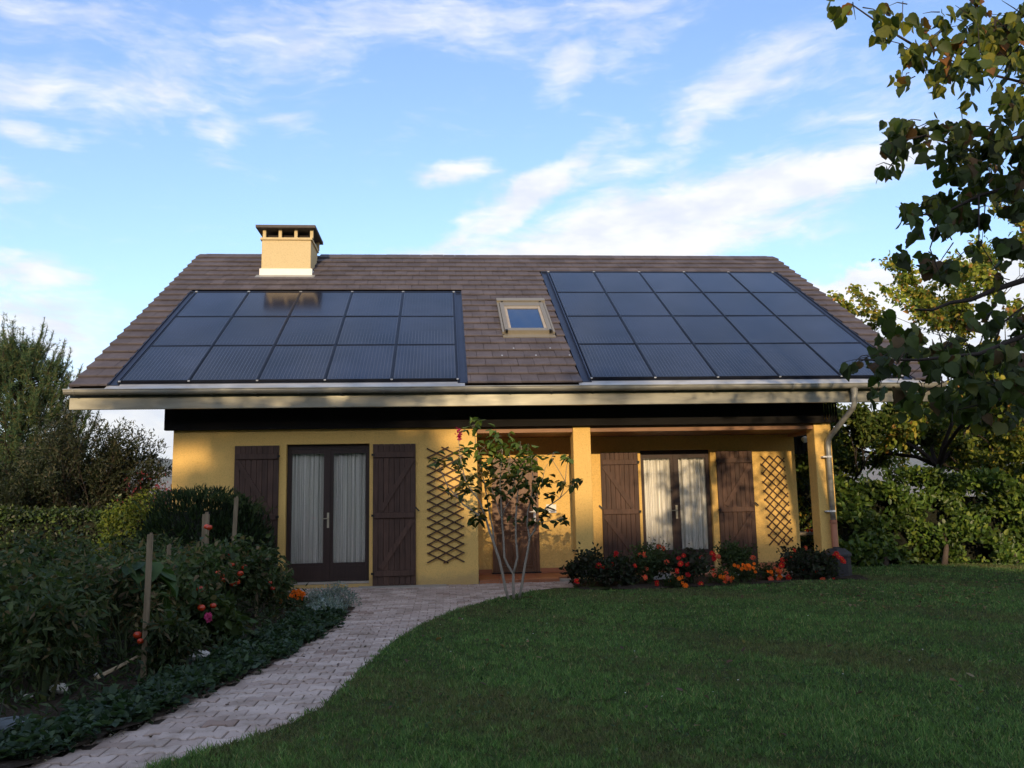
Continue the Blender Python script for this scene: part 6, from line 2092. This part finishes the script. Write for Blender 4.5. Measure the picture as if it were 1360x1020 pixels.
# clover / weeds with broader leaves in patches, fallen leaves, daisies
n = 15000
x = rng.uniform(-0.8, 9, n); y = rng.uniform(-9.6, -1.5, n)
k = (x > np.interp(y, [p[1] for p in PR][::-1], [p[0] for p in PR][::-1]) + 0.05) & (np.sin(x * 2.7 + 1) * np.sin(y * 2.1) + 0.6 * np.sin(x * 9 + y * 4) * np.sin(y * 8.3 - x * 3) > 0.25)
x = x[k]; y = y[k]; n = len(x)
P = np.stack([x, y, np.full(n, -0.052)], 1)
V, sf = leaf_arrays(P, unit(rdir(n) + np.array([0, 0, .6])), unit(rdir(n) * .5 + np.array([0, 0, 1])), rng.uniform(0.014, 0.034, n), 'oval')
tag(link_mesh('lawn_weeds', leaves_mesh('lawn_weeds', V, sf, pal(n, [(0.06, 0.12, 0.04), (0.10, 0.17, 0.06), (0.04, 0.09, 0.03)]), M['leaf'])), kind='stuff')
n = 900
x = np.concatenate([rng.uniform(4.5, 10, 700), rng.uniform(-1, 8, 160)]); y = np.concatenate([rng.uniform(-4.5, 0.8, 700), rng.uniform(-9.5, -1.7, 160)])
k = (x > np.interp(y, [p[1] for p in PR][::-1], [p[0] for p in PR][::-1]) + 0.1) & ((y < -1.3) | (x > 7)); x = x[k]; y = y[k]; n = len(x)
P = np.stack([x, y, np.full(n, -0.030)], 1)
V, sf = leaf_arrays(P, unit(rdir(n) * np.array([1, 1, .2])), unit(rdir(n) * .25 + np.array([0, 0, 1])), rng.uniform(0.03, 0.07, n), 'oval')
tag(link_mesh('fallen_leaves', leaves_mesh('fallen_leaves', V, sf, pal(n, [(0.20, 0.13, 0.06), (0.13, 0.07, 0.04), (0.26, 0.20, 0.10), (0.09, 0.05, 0.03)]), M['leaf'])), kind='stuff')
n = 26
x = rng.uniform(-0.2, 4, n); y = rng.uniform(-8.5, -2.6, n)
k = x > np.interp(y, [p[1] for p in PR][::-1], [p[0] for p in PR][::-1]) + 0.15; x = x[k]; y = y[k]; n = len(x)
P = np.stack([x, y, np.full(n, -0.035)], 1)
V, sf = leaf_arrays(P, unit(rdir(n) * np.array([1, 1, .1])), np.tile([[0, 0, 1.0]], (n, 1)), np.full(n, 0.014), 'broad')
tag(link_mesh('daisies', leaves_mesh('daisies', V, sf, pal(n, [(0.7, 0.7, 0.66)]), M['petal'])), kind='stuff')
# a few fallen leaves and dark stains of soil on the pavers
n = 40
y = rng.uniform(-9, -0.5, n); x = np.array([rng.uniform(xl(a) + .1, xr(a) - .1) for a in y])
P = np.stack([x, y, np.array([gz(a) for a in y]) + 0.008], 1)
V, sf = leaf_arrays(P, unit(rdir(n) * np.array([1, 1, .1])), np.tile([[0, 0, 1.0]], (n, 1)) + rng.normal(0, .1, (n, 3)), rng.uniform(.02, .045, n), 'oval')
tag(link_mesh('leaf_litter', leaves_mesh('leaf_litter', V, sf, pal(n, [(0.12, 0.07, 0.04), (0.20, 0.14, 0.07), (0.06, 0.04, 0.03)]), M['leaf'])), kind='stuff')
